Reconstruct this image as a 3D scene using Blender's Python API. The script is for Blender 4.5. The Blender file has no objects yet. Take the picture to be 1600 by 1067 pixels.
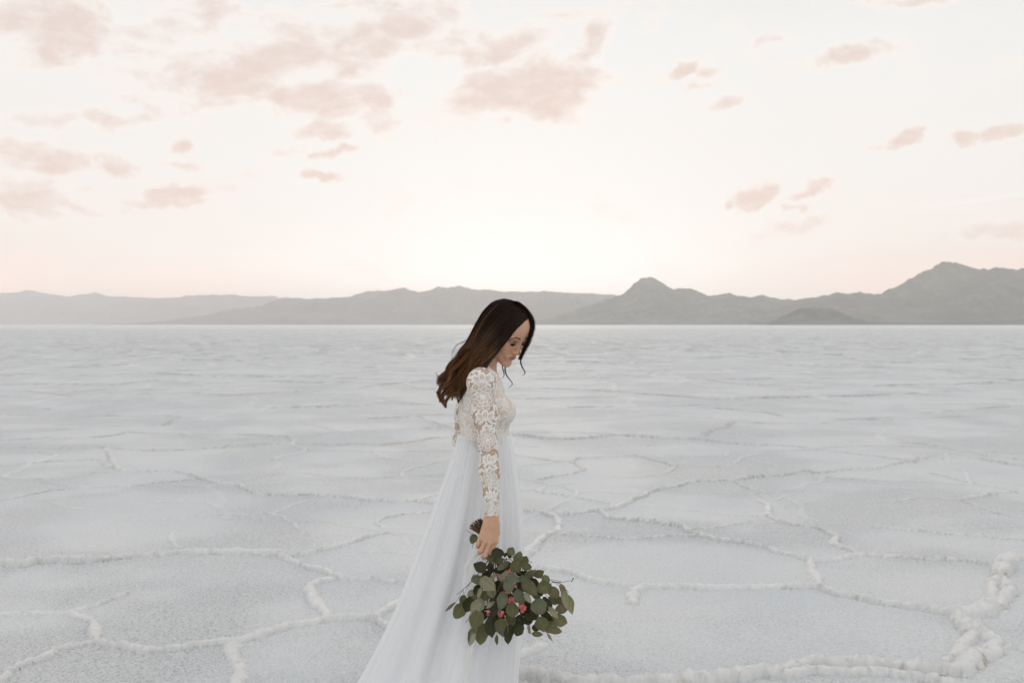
import bpy, math, random
import numpy as np
from math import radians, sin, cos, pi

sc = bpy.context.scene
col = sc.collection
RNG = np.random.RandomState(7)
random.seed(7)

# ------------------------------------------------------------------ camera
FPX = 35.0 / 36.0 * 1600.0          # focal length in photo pixels
CAMZ = 1.5
PITCH = math.atan(26.5 / FPX)
cam_d = bpy.data.cameras.new('camera'); cam = bpy.data.objects.new('camera', cam_d); col.objects.link(cam)
cam.location = (0, 0, CAMZ); cam.rotation_euler = (pi / 2 - PITCH, 0, 0)
cam_d.lens = 35; cam_d.sensor_width = 36; cam_d.clip_start = 0.1; cam_d.clip_end = 60000
cam_d.dof.use_dof = True; cam_d.dof.focus_distance = 3.75; cam_d.dof.aperture_fstop = 5.0
sc.camera = cam
sc.view_settings.view_transform = 'Standard'; sc.view_settings.look = 'None'
sc.view_settings.gamma = 1; sc.view_settings.exposure = 0.0
sc.render.engine = 'CYCLES'
sc.cycles.use_denoising = True
sc.cycles.max_bounces = 8; sc.cycles.transparent_max_bounces = 16
sc.cycles.volume_bounces = 2; sc.cycles.use_adaptive_sampling = True
sc.cycles.adaptive_threshold = 0.02

def ray(px, py):
    dx = (px - 800.0) / FPX; dz = -(py - 533.5) / FPX
    return np.array([dx, cos(PITCH) + dz * sin(PITCH), -sin(PITCH) + dz * cos(PITCH)])
def P(px, py, Y=3.85):
    """world point seen at photo pixel (px,py), at distance Y along the view"""
    d = ray(px, py); s = Y / d[1]
    return np.array([d[0] * s, Y, CAMZ + d[2] * s])
def G(px, py):
    """ground point seen at a photo pixel"""
    d = ray(px, py); s = -CAMZ / d[2]
    return np.array([d[0] * s, d[1] * s])

# ------------------------------------------------------------------ node helpers
class NT:
    def __init__(s, nt): s.nt = nt; s.n = nt.nodes; s.l = nt.links
    def new(s, t, **k):
        n = s.n.new(t)
        for a, b in k.items(): setattr(n, a, b)
        return n
    def link(s, a, b): s.l.new(a, b)
    def put(s, sock, v):
        if isinstance(v, bpy.types.NodeSocket): s.link(v, sock)
        else: sock.default_value = v
    def math(s, op, a, b=None, c=None, clamp=False):
        n = s.new('ShaderNodeMath', operation=op); n.use_clamp = clamp
        s.put(n.inputs[0], a)
        if b is not None: s.put(n.inputs[1], b)
        if c is not None: s.put(n.inputs[2], c)
        return n.outputs[0]
    def mix(s, f, a, b, mode='MIX'):
        n = s.new('ShaderNodeMix', data_type='RGBA', blend_type=mode)
        s.put(n.inputs[0], f); s.put(n.inputs[6], a); s.put(n.inputs[7], b)
        return n.outputs[2]
    def ss(s, v, lo, hi, to0=0.0, to1=1.0):
        n = s.new('ShaderNodeMapRange', interpolation_type='SMOOTHSTEP')
        s.put(n.inputs[0], v); n.inputs[1].default_value = lo; n.inputs[2].default_value = hi
        n.inputs[3].default_value = to0; n.inputs[4].default_value = to1
        return n.outputs[0]
    def noise(s, vec, scale, detail=2, rough=0.5, out=0, dist=0.0):
        n = s.new('ShaderNodeTexNoise'); s.put(n.inputs['Vector'], vec)
        n.inputs['Scale'].default_value = scale; n.inputs['Detail'].default_value = detail
        n.inputs['Roughness'].default_value = rough; n.inputs['Distortion'].default_value = dist
        return n.outputs[out]
    def attr(s, name):
        return s.new('ShaderNodeAttribute', attribute_name=name)
def rgb(r, g, b): return (r, g, b, 1.0)

# ------------------------------------------------------------------ world: evening sky with clouds
SUN_AZ = math.atan((812 - 800) / FPX)
SUN_EL = radians(3.0)
world = bpy.data.worlds.new('World'); sc.world = world; world.use_nodes = True
W = NT(world.node_tree); W.n.clear()
tc = W.new('ShaderNodeTexCoord'); sep = W.new('ShaderNodeSeparateXYZ'); W.link(tc.outputs['Generated'], sep.inputs[0])
nx, ny, nz = sep.outputs
az = W.math('ARCTAN2', nx, ny); el = W.math('ARCSINE', nz)
comb = W.new('ShaderNodeCombineXYZ'); W.link(az, comb.inputs[0]); W.link(el, comb.inputs[1])
base = W.new('ShaderNodeValToRGB')
W.link(W.math('MULTIPLY', el, 1 / radians(90)), base.inputs[0])
cr = base.color_ramp
SKY = [(0.0, (1.42, .88, .70)), (0.022, (1.28, .87, .73)), (0.045, (.99, .875, .80)), (0.09, (.94, .895, .86)),
       (0.17, (.90, .89, .875)), (0.235, (.80, .80, .79)), (0.45, (.78, .79, .80)), (1.0, (.80, .83, .87))]
cr.elements[0].position = SKY[0][0]; cr.elements[0].color = rgb(*SKY[0][1])
cr.elements[1].position = SKY[-1][0]; cr.elements[1].color = rgb(*SKY[-1][1])
for p_, c_ in SKY[1:-1]:
    e = cr.elements.new(p_); e.color = rgb(*c_)
skyc = base.outputs[0]
# pale glow over the place where the sun went down
da = W.math('MULTIPLY', W.math('SUBTRACT', az, SUN_AZ), 1 / radians(17)); de = W.math('MULTIPLY', W.math('SUBTRACT', el, radians(4.5)), 1 / radians(13))
gd = W.math('ADD', W.math('MULTIPLY', da, da), W.math('MULTIPLY', de, de))
glow = W.math('EXPONENT', W.math('MULTIPLY', gd, -1.0))
skyc = W.mix(W.math('MULTIPLY', glow, 0.92), skyc, rgb(.955, .962, .955))
da2 = W.math('MULTIPLY', W.math('SUBTRACT', az, SUN_AZ), 1 / radians(13)); de2 = W.math('MULTIPLY', el, 1 / radians(4.2))
glow2 = W.math('EXPONENT', W.math('MULTIPLY', W.math('ADD', W.math('MULTIPLY', da2, da2), W.math('MULTIPLY', de2, de2)), -1.0))
skyc = W.mix(glow2, skyc, rgb(1.46, 1.43, 1.42))
# thin high veil
veil = W.noise(comb.outputs[0], 6.0, 5, 0.55)
skyc = W.mix(W.ss(veil, .45, .75, 0, .35), skyc, rgb(.94, .925, .91))
# placed clouds
dn = W.noise(comb.outputs[0], 22.0, 4, 0.62, out=1)
dsub = W.new('ShaderNodeVectorMath', operation='SUBTRACT'); W.link(dn, dsub.inputs[0]); dsub.inputs[1].default_value = (.5, .5, .5)
dscl = W.new('ShaderNodeVectorMath', operation='MULTIPLY'); W.link(dsub.outputs[0], dscl.inputs[0]); dscl.inputs[1].default_value = (.055, .030, 0)
dadd = W.new('ShaderNodeVectorMath', operation='ADD'); W.link(comb.outputs[0], dadd.inputs[0]); W.link(dscl.outputs[0], dadd.inputs[1])
cl_vec = dadd.outputs[0]
CL = [(110,45,190,42,0,.85),(400,105,135,48,-24,1),(590,45,150,34,-12,.9),(560,85,90,34,-20,.85),(480,155,82,28,0,1),(165,183,75,15,0,1),
      (738,72,85,27,-5,.95),(828,143,118,38,-8,1.15),(785,192,18,10,0,.9),(925,66,44,22,-48,.95),(583,152,30,14,0,.8),(590,190,32,20,0,.75),
      (505,200,42,14,0,.8),(525,233,34,8,-10,.85),(508,270,28,8,10,1),(15,235,60,24,10,.8),(85,255,38,18,0,.75),(20,310,90,32,0,.9),
      (250,308,56,15,-12,.95),(190,262,32,14,8,.75),(140,305,60,16,0,.65),(150,330,60,12,0,.65),(282,228,20,12,0,.75),(290,262,32,9,0,.7),
      (395,265,30,12,-12,.65),(1315,87,62,13,-9,1),(1065,112,32,10,-15,.85),(1115,113,22,11,0,.6),(1095,135,22,7,0,.7),(1183,308,32,12,-20,1.05),
      (1150,320,11,6,-20,.9),(1260,298,35,9,-16,1),(1250,321,24,7,0,.8),(1237,355,40,17,-12,.78),(1415,223,28,10,-10,.8),(1515,217,28,9,0,.85),
      (1580,207,42,10,-8,.85),(1362,237,22,10,0,.55),(320,95,80,40,0,.7),(1560,365,60,15,0,.5),(1420,2,46,10,0,.7),(300,20,120,18,0,.55),
      (660,20,120,20,-10,.5),(1120,200,50,10,-8,.4),(60,190,60,12,0,.5),(200,20,90,22,0,.6),(250,70,80,24,-10,.55),(480,60,70,26,-15,.7),(300,130,60,20,0,.45),(880,20,50,12,0,.4),(1000,50,40,10,-20,.35),(215,185,50,14,0,.55),(100,310,60,14,-5,.6),(610,215,26,9,0,.6),(350,150,50,12,0,.5),(450,235,40,9,-8,.45),(1205,60,24,8,-20,.45),(1130,160,34,8,-12,.5),(1300,215,40,8,-8,.35),(960,110,24,9,-30,.5),(330,285,60,14,0,.4),(1480,310,60,14,0,.3),(1080,20,60,10,0,.25)]
tot = None
for cx, cy, rx, ry, rt, am in CL:
    d = ray(cx, cy); a0 = math.atan2(d[0], d[1]); e0 = math.atan2(d[2], math.hypot(d[0], d[1]))
    m = W.new('ShaderNodeMapping', vector_type='TEXTURE'); W.link(cl_vec, m.inputs[0])
    m.inputs[1].default_value = (a0, e0, 0); m.inputs[2].default_value = (0, 0, radians(-rt)); m.inputs[3].default_value = (rx * 1.35 / FPX, ry * 1.35 / FPX, 1)
    L = W.new('ShaderNodeVectorMath', operation='LENGTH'); W.link(m.outputs[0], L.inputs[0])
    v = W.math('MULTIPLY', W.ss(L.outputs['Value'], 1.5, .1), am * (1.08 if rx < 60 else .90))
    tot = v if tot is None else W.math('MAXIMUM', tot, v)
# scattered clouds for the rest of the dome
wide = W.noise(comb.outputs[0], 5.0, 6, .55)
outside = W.ss(W.math('ABSOLUTE', az), .55, .75)
above = W.ss(el, .36, .45)
tot = W.math('MAXIMUM', tot, W.math('MULTIPLY', W.math('MAXIMUM', outside, above), W.ss(wide, .48, .7)))
mp = W.new('ShaderNodeMapping'); W.link(comb.outputs[0], mp.inputs[0]); mp.inputs[3].default_value = (1, 1.9, 1)
nz_ = W.noise(mp.outputs[0], 15, 9, .60, dist=.35)
field = W.math('ADD', tot, W.math('MULTIPLY', W.math('SUBTRACT', nz_, .5), 2.35))
cmask = W.ss(field, .36, .95)
rim = W.ss(field, .08, .50)
skyc = W.mix(W.math('MULTIPLY', rim, .70), skyc, rgb(.99, .915, .865))
cloudc = W.mix(W.ss(el, .1, .36), rgb(.82, .63, .555), rgb(.775, .655, .605))
cloudc = W.mix(W.ss(W.noise(mp.outputs[0], 40, 7, .68), .42, .66, 0, .6), cloudc, rgb(.90, .80, .745))
skyc = W.mix(W.math('MULTIPLY', cmask, .86), skyc, cloudc)
# contrail, low right
t0, t1 = ray(1405, 330), ray(1640, 298)
a0, e0 = math.atan2(t0[0], t0[1]), math.atan2(t0[2], math.hypot(t0[0], t0[1])); a1, e1 = math.atan2(t1[0], t1[1]), math.atan2(t1[2], math.hypot(t1[0], t1[1]))
m = W.new('ShaderNodeMapping', vector_type='TEXTURE'); W.link(comb.outputs[0], m.inputs[0])
m.inputs[1].default_value = ((a0 + a1) / 2, (e0 + e1) / 2, 0); m.inputs[2].default_value = (0, 0, math.atan2(e1 - e0, a1 - a0)); m.inputs[3].default_value = (.085, .0028, 1)
L = W.new('ShaderNodeVectorMath', operation='LENGTH'); W.link(m.outputs[0], L.inputs[0])
skyc = W.mix(W.ss(L.outputs['Value'], 1.1, .3, 0, .6), skyc, rgb(.97, .955, .94))
# the open, brighter sky behind the photographer
back = W.ss(ny, .25, -.6)
skyc = W.mix(W.math('MULTIPLY', back, W.ss(el, 1.5, .7)), skyc, rgb(1.12, 1.135, 1.155))
nish = W.new('ShaderNodeTexSky', sky_type='NISHITA'); nish.sun_disc = False
nish.sun_elevation = SUN_EL; nish.sun_rotation = SUN_AZ
bg1 = W.new('ShaderNodeBackground'); W.link(skyc, bg1.inputs[0]); bg1.inputs[1].default_value = 0.985
bg2 = W.new('ShaderNodeBackground'); W.link(nish.outputs[0], bg2.inputs[0]); bg2.inputs[1].default_value = 0.004
add = W.new('ShaderNodeAddShader'); W.link(bg1.outputs[0], add.inputs[0]); W.link(bg2.outputs[0], add.inputs[1])
wo = W.new('ShaderNodeOutputWorld'); W.link(add.outputs[0], wo.inputs[0])
world.cycles.sampling_method = 'MANUAL'; world.cycles.sample_map_resolution = 1024

sun_d = bpy.data.lights.new('sun', 'SUN'); sun = bpy.data.objects.new('sun', sun_d); col.objects.link(sun)
sun_d.energy = 1.1; sun_d.angle = radians(12); sun_d.color = (1, .80, .62)
sun.rotation_euler = (-(pi / 2 - SUN_EL), 0, -SUN_AZ)      # light travels from the low sun towards the camera

# ------------------------------------------------------------------ mesh helpers
def mesh_obj(name, V, F, mat=None, parent=None, smooth=True, attrs=None, quad=None):
    me = bpy.data.meshes.new(name)
    V = np.asarray(V, dtype=np.float32)
    if isinstance(F, np.ndarray) and F.ndim == 2:
        n, k = F.shape
        me.vertices.add(len(V)); me.vertices.foreach_set('co', V.ravel())
        me.loops.add(n * k); me.loops.foreach_set('vertex_index', F.astype(np.int32).ravel())
        me.polygons.add(n); me.polygons.foreach_set('loop_start', np.arange(0, n * k, k, dtype=np.int32))
        try: me.polygons.foreach_set('loop_total', np.full(n, k, dtype=np.int32))
        except Exception: pass
        me.update(calc_edges=True)
    else:
        me.from_pydata([tuple(map(float, v)) for v in V], [], [tuple(int(i) for i in f) for f in F]); me.update()
    if smooth: me.polygons.foreach_set('use_smooth', np.ones(len(me.polygons), dtype=bool))
    for k_, a in (attrs or {}).items():
        at = me.attributes.new(k_, 'FLOAT', 'POINT'); at.data.foreach_set('value', np.asarray(a, dtype=np.float32))
    if mat: me.materials.append(mat)
    o = bpy.data.objects.new(name, me); col.objects.link(o)
    if parent is not None:
        o.parent = parent; o.matrix_parent_inverse = parent.matrix_basis.inverted()
    return o
def tag(o, label=None, cat=None, group=None, kind=None):
    if label: o['label'] = label
    if cat: o['category'] = cat
    if group: o['group'] = group
    if kind: o['kind'] = kind
    return o
def empty(name, loc):
    o = bpy.data.objects.new(name, None); col.objects.link(o); o.location = loc; o.empty_display_size = .1
    bpy.context.view_layer.update()
    return o
def material(name):
    m = bpy.data.materials.new(name); m.use_nodes = True
    t = NT(m.node_tree); b = m.node_tree.nodes['Principled BSDF']
    return m, t, b

def _hash(ix, iy, seed):
    h = (ix.astype(np.int64) * 374761393 + iy.astype(np.int64) * 668265263 + seed * 144269504) & 0x7fffffff
    h = ((h ^ (h >> 13)) * 1274126177) & 0x7fffffff
    h = h ^ (h >> 16)
    return (h & 0xffff) / 65535.0
def vn(x, y, seed=0):
    """smooth value noise, -1..1"""
    xi = np.floor(x); yi = np.floor(y); fx = x - xi; fy = y - yi
    fx = fx * fx * (3 - 2 * fx); fy = fy * fy * (3 - 2 * fy)
    a = _hash(xi, yi, seed); b = _hash(xi + 1, yi, seed); c = _hash(xi, yi + 1, seed); d = _hash(xi + 1, yi + 1, seed)
    return ((a + (b - a) * fx) * (1 - fy) + (c + (d - c) * fx) * fy) * 2 - 1
def fbm(x, y, seed=0, o=4, g=.5):
    r = 0; a = 1; s = 0
    for i in range(o):
        r = r + a * vn(x * 2 ** i + 17.3 * i, y * 2 ** i - 9.1 * i, seed + i); s += a; a *= g
    return r / s
def sstep(a, b, x):
    t = np.clip((x - a) / (b - a), 0, 1); return t * t * (3 - 2 * t)
# ------------------------------------------------------------------ salt flat
# traced ridges: (tile origin x, y, tile scale, [(half width m, height m, points...)])
S_, M_, F_, W_, T_ = (.030, .036), (.022, .024), (.017, .013), (.040, .030), (.014, .011)
RIDGES = [
 (0, 650, 4, [
  (M_, [(0,200),(160,192),(400,198),(630,195),(740,205),(900,215),(1150,212),(1350,200),(1600,188)]),
  (M_, [(0,155),(250,140),(380,140),(640,128),(720,118),(800,100),(1000,112),(1250,120),(1600,118)]),
  (F_, [(0,90),(250,72),(470,80)]), (F_, [(650,70),(850,60),(1000,58)]),
  (M_, [(0,310),(120,300),(300,285),(560,272),(640,275),(700,320)]),
  (W_, [(660,195),(680,240),(710,295),(740,335)]),
  (S_, [(740,340),(880,348),(1090,342),(1200,370),(1280,400),(1400,425),(1480,430)]),
  (M_, [(0,385),(200,392),(380,392)]), (F_, [(380,392),(480,370),(600,350),(720,345)]),
  (M_, [(0,530),(100,510),(200,485),(340,460),(500,443),(700,440),(830,440),(960,425),(1080,412),(1200,400)]),
  (T_, [(320,545),(420,565),(600,585)]), (T_, [(820,555),(960,530),(1150,535),(1280,530),(1350,570)]),
  (T_, [(830,645),(980,648),(1140,650)]), (T_, [(1240,635),(1400,615),(1600,620)]), (F_, [(1075,720),(1085,780),(1110,820)])]),
 (350, 650, 4, [
  (M_, [(0,188),(100,186),(250,178),(400,170),(650,183),(850,175),(1000,178),(1200,155),(1290,135),(1600,125)]),
  (M_, [(200,118),(300,128),(400,132),(440,160)]), (F_, [(440,132),(560,122),(660,102),(750,95),(1000,90),(1200,75),(1430,70)]),
  (S_, [(80,418),(130,450),(200,485),(350,490),(540,490),(640,500),(780,508),(900,520),(980,525),(1050,535),(1200,530),(1320,548),(1500,560)]),
  (F_, [(80,415),(250,420),(470,410),(640,425),(760,410),(900,388),(1110,378),(1250,388),(1370,408),(1600,440)]),
  (F_, [(200,610),(270,605),(380,640),(430,665),(460,705)]), (T_, [(310,605),(430,555),(540,520)]),
  (T_, [(920,215),(970,245),(1080,268),(1180,278)]), (F_, [(1110,345),(1170,325),(1290,295),(1400,270)]), (F_, [(1110,345),(1110,378)]),
  (M_, [(1240,520),(1290,500),(1350,480)]), (M_, [(950,665),(990,640),(1130,610),(1320,592)]), (F_, [(940,665),(990,700)]),
  (S_, [(560,840),(720,805),(850,770),(960,740),(1030,725)]), (F_, [(1030,725),(1100,735)]),
  (F_, [(1250,20),(1330,60),(1430,75)])]),
 (790, 650, 4, [
  (S_, [(-60,115),(40,122),(150,130),(250,145),(350,148),(500,140),(680,125),(850,132),(1000,143),(1200,148),(1350,165),(1450,175),(1600,185)]),
  (S_, [(1230,120),(1290,85),(1360,75),(1410,45),(1600,45)]), (F_, [(1290,98),(1450,112),(1600,115)]),
  (M_, [(50,242),(180,262),(300,285),(410,285)]), (M_, [(410,285),(450,262),(560,262),(650,252),(800,252),(900,268),(1000,290),(1060,318)]),
  (M_, [(410,285),(450,305),(495,335),(400,365),(280,380),(180,400)]), (M_, [(1070,318),(1320,318),(1400,325)]),
  (F_, [(1060,320),(1030,340),(990,365),(900,375),(750,378),(600,375)]), (T_, [(1000,365),(1110,390),(1150,405)]),
  (S_, [(680,575),(740,550),(800,520),(870,500),(920,470),(1000,455),(1080,435),(1130,410),(1200,405),(1350,402),(1430,405),(1520,385),(1600,380)]),
  (M_, [(1430,410),(1500,440),(1560,460),(1600,465)]),
  (M_, [(85,458),(200,458),(240,480),(350,490),(460,515),(600,535),(660,550),(680,575)]), (F_, [(215,460),(250,440),(350,425),(400,412)]),
  (S_, [(110,580),(170,595),(260,610),(400,618),(520,600),(580,590),(680,575)]),
  (S_, [(580,590),(640,635),(720,640),(830,650),(930,660),(1020,685),(1100,695),(1150,730),(1200,745),(1300,770),(1400,780),(1500,790),(1600,815)]),
  (W_, [(260,610),(320,640),(340,680),(330,715)]), (W_, [(330,715),(250,740),(200,780),(150,830),(100,870)]),
  (M_, [(330,728),(420,730),(500,745),(620,755),(750,770),(850,760),(950,750),(1050,745),(1180,748)]),
  (T_, [(830,555),(1000,570),(1200,590),(1350,610),(1600,625)]), (M_, [(1160,705),(1300,698),(1420,675),(1530,660)]),
  (T_, [(1430,300),(1470,260),(1560,240),(1600,230)]), (T_, [(890,185),(1000,175)]), (T_, [(60,180),(180,190)])]),
 (1180, 650, 4, [
  (M_, [(0,45),(200,42),(370,50),(450,35),(540,15),(650,20),(850,22)]), (F_, [(0,115),(100,122),(180,130)]),
  (M_, [(-40,178),(90,180),(230,188),(350,200),(430,215),(560,230),(700,245),(820,260),(940,278),(990,290)]),
  (F_, [(340,165),(600,158),(900,162)]), (M_, [(900,162),(1080,175),(1200,200),(1350,230),(1430,245),(1600,265),(1720,280)]),
  (S_, [(0,385),(200,372),(260,355),(330,350),(370,360),(480,352),(600,335),(720,335),(800,320),(850,305),(900,295),(980,290),(1010,265),(1100,268),(1280,268),(1400,268),(1500,285),(1600,300),(1750,320)]),
  (M_, [(1000,350),(1090,355),(1200,380),(1300,405),(1420,430),(1500,445),(1700,455)]), (F_, [(440,400),(540,425),(700,438),(850,445),(1000,458),(1150,470)]),
  (F_, [(0,462),(80,470),(200,488),(300,490),(400,498),(470,495)]),
  (M_, [(1040,505),(1180,515),(1300,530)]), (S_, [(1300,530),(1330,515),(1450,495),(1600,480),(1750,470)]),
  (M_, [(1300,530),(1420,570),(1520,605),(1600,625),(1700,640)]), (W_, [(30,525),(80,560),(80,600),(90,620)]), (F_, [(70,525),(140,520),(200,495)]),
  (S_, [(0,622),(90,620),(150,650),(250,680),(380,695),(450,725),(510,755)]), (W_, [(500,760),(495,800)]), (M_, [(510,790),(560,815),(640,845)]),
  (T_, [(0,675),(120,655)]), (M_, [(740,695),(900,710),(1080,725),(1200,738),(1400,748),(1600,770),(1750,785)]),
  (T_, [(700,535),(850,535),(1000,515)]), (T_, [(1130,155),(1300,150),(1560,170)]), (T_, [(1000,80),(1300,75),(1600,82)]), (T_, [(500,68),(700,80),(1000,90)])]),
 (0, 850, 4, [
  ((.060,.070), [(-150,150),(0,135),(130,140),(250,115),(400,110),(480,115),(560,108)]), ((.050,.055), [(560,108),(640,102),(720,90),(880,75),(960,70),(1040,65),(1100,50),(1300,50),(1600,52),(1760,60),(1820,75)]),
  (M_, [(-100,440),(0,440),(200,435),(420,430)]), (M_, [(440,430),(540,395),(620,370),(700,340),(760,318)]),
  (S_, [(440,430),(520,460),(590,490)]), (W_, [(590,490),(580,550),(570,590),(600,610)]),
  ((.045,.04), [(600,610),(660,632),(780,650),(880,660),(940,670),(1050,655),(1200,635),(1400,610),(1500,600),(1600,575)]),
  ((.045,.034), [(560,620),(480,635),(340,665),(280,710),(180,745),(60,795),(0,850),(-60,900)]),
  ((.055,.02), [(1460,610),(1440,680),(1480,740),(1490,810),(1480,900)])]),
 (300, 850, 4, [
  (S_, [(620,75),(680,70),(780,38),(900,15),(960,0)]),
  (S_, [(540,60),(600,95),(690,120),(740,150),(800,165),(870,185),(930,215)]), (M_, [(930,215),(1000,220),(1150,222),(1240,235),(1330,240),(1700,250)]),
  (W_, [(860,215),(820,225),(740,260),(730,290),(770,340),(800,390),(840,430),(840,460)]),
  ((.045,.045), [(400,575),(450,560),(560,525),(640,505),(750,490),(820,465),(900,462),(960,455),(1060,455),(1120,465),(1160,480),(1220,515),(1400,560)]),
  (W_, [(1130,470),(1180,430),(1240,400),(1300,370)]), (T_, [(1060,42),(1200,42),(1420,55)])]),
 (790, 850, 4, [
  ((.045,.04), [(40,110),(180,145),(350,165),(450,190),(550,225),(650,248),(780,262),(900,265),(1100,268),(1300,270),(1600,270)]),
  ((.06,.04), [(170,20),(130,60),(60,100)]), (W_, [(840,270),(800,300),(790,340),(800,370)]),
  ((.06,.022), [(0,720),(100,680),(200,640),(230,620)]),
  ((.075,.075), [(-100,760),(50,810),(150,820),(260,845),(400,868),(560,872),(700,872),(850,868),(1000,862),(1150,856),(1350,845),(1450,822),(1600,800)])]),
 (1180, 850, 3.81, [
  ((.048,.048), [(0,265),(200,260),(320,258),(400,265),(500,305),(600,315),(700,340),(830,365),(950,380),(1050,400),(1180,415)]),
  (W_, [(330,90),(320,150),(360,190),(390,240),(370,260)]), (S_, [(0,10),(80,20),(140,50),(250,70),(320,95)]),
  (S_, [(360,100),(450,98),(560,70),(650,60),(740,70),(900,75),(1050,95),(1200,98),(1320,110),(1430,125)]), (M_, [(480,0),(560,30),(640,60)]),
  ((.10,.085), [(1510,95),(1480,140),(1450,180)]), ((.065,.07), [(1430,220),(1480,220),(1515,270),(1505,330),(1440,370)]), ((.06,.04), [(1430,220),(1420,290),(1430,340)]),
  ((.085,.075), [(1440,370),(1370,365),(1340,410),(1250,420),(1180,415)]),
  ((.075,.075), [(1210,450),(1240,490),(1300,480),(1290,520),(1225,460)]), ((.07,.07), [(1300,500),(1370,540),(1425,580),(1400,640),(1320,665)]),
  ((.08,.08), [(1320,665),(1280,720),(1200,760),(1120,750)]), ((.055,.05), [(1120,740),(1180,670),(1230,600),(1300,540)]), ((.05,.03), [(1240,600),(1270,640),(1210,690)]),
  ((.065,.07), [(-100,800),(0,765),(100,780),(180,765),(260,735),(320,712),(450,722),(600,722),(750,715),(850,728),(950,738),(1040,748),(1100,750)]),
  ((.05,.05), [(180,790),(320,755),(500,760),(700,757),(800,765),(900,780),(1000,800),(1100,815),(1200,850),(1300,900)]),
  (M_, [(1450,620),(1520,610),(1600,630),(1700,640)]), (M_, [(1530,265),(1600,275),(1700,280)]), (S_, [(1530,95),(1600,75),(1720,60)])]),
 (0, 500, 2.2857, [
  (M_, [(0,210),(60,192),(300,200),(520,190),(720,200)]), (M_, [(0,232),(200,228),(400,232),(560,215)]), (M_, [(0,260),(100,255),(230,270),(400,268),(530,262)]),
  (M_, [(580,270),(700,262),(820,270),(1060,258)]), (M_, [(1120,255),(1250,250),(1330,235),(1550,215)]), (M_, [(0,340),(300,342),(600,342),(640,345)]),
  (F_, [(250,302),(330,292),(480,290)]), (S_, [(920,315),(1100,312),(1310,305)]), (M_, [(0,320),(100,315),(230,320)]), (S_, [(770,203),(870,200),(980,205),(1180,202)]),
  (M_, [(1330,350),(1500,345),(1560,370),(1600,380)]), (F_, [(1370,285),(1480,295)]), (W_, [(640,345),(590,375)]), (F_, [(1010,380),(1120,375)]), (F_, [(400,380),(560,372)])]),
 (800, 500, 2, [
  (M_, [(0,212),(170,215),(330,225),(500,238),(640,248)]), (S_, [(640,248),(850,243),(1060,238),(1260,230)]), (M_, [(640,275),(780,285),(850,300)]),
  (M_, [(180,272),(310,272)]), (M_, [(960,325),(1040,310),(1200,305)]), (M_, [(1280,290),(1480,275),(1600,268)]), (S_, [(1140,205),(1400,202),(1600,188)]),
  (M_, [(550,180),(690,200),(800,205)]), (M_, [(70,185),(200,180),(380,182)]), (F_, [(400,160),(480,172)]), (F_, [(0,275),(100,270)]), (F_, [(1480,320),(1600,322)])]),
]
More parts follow.
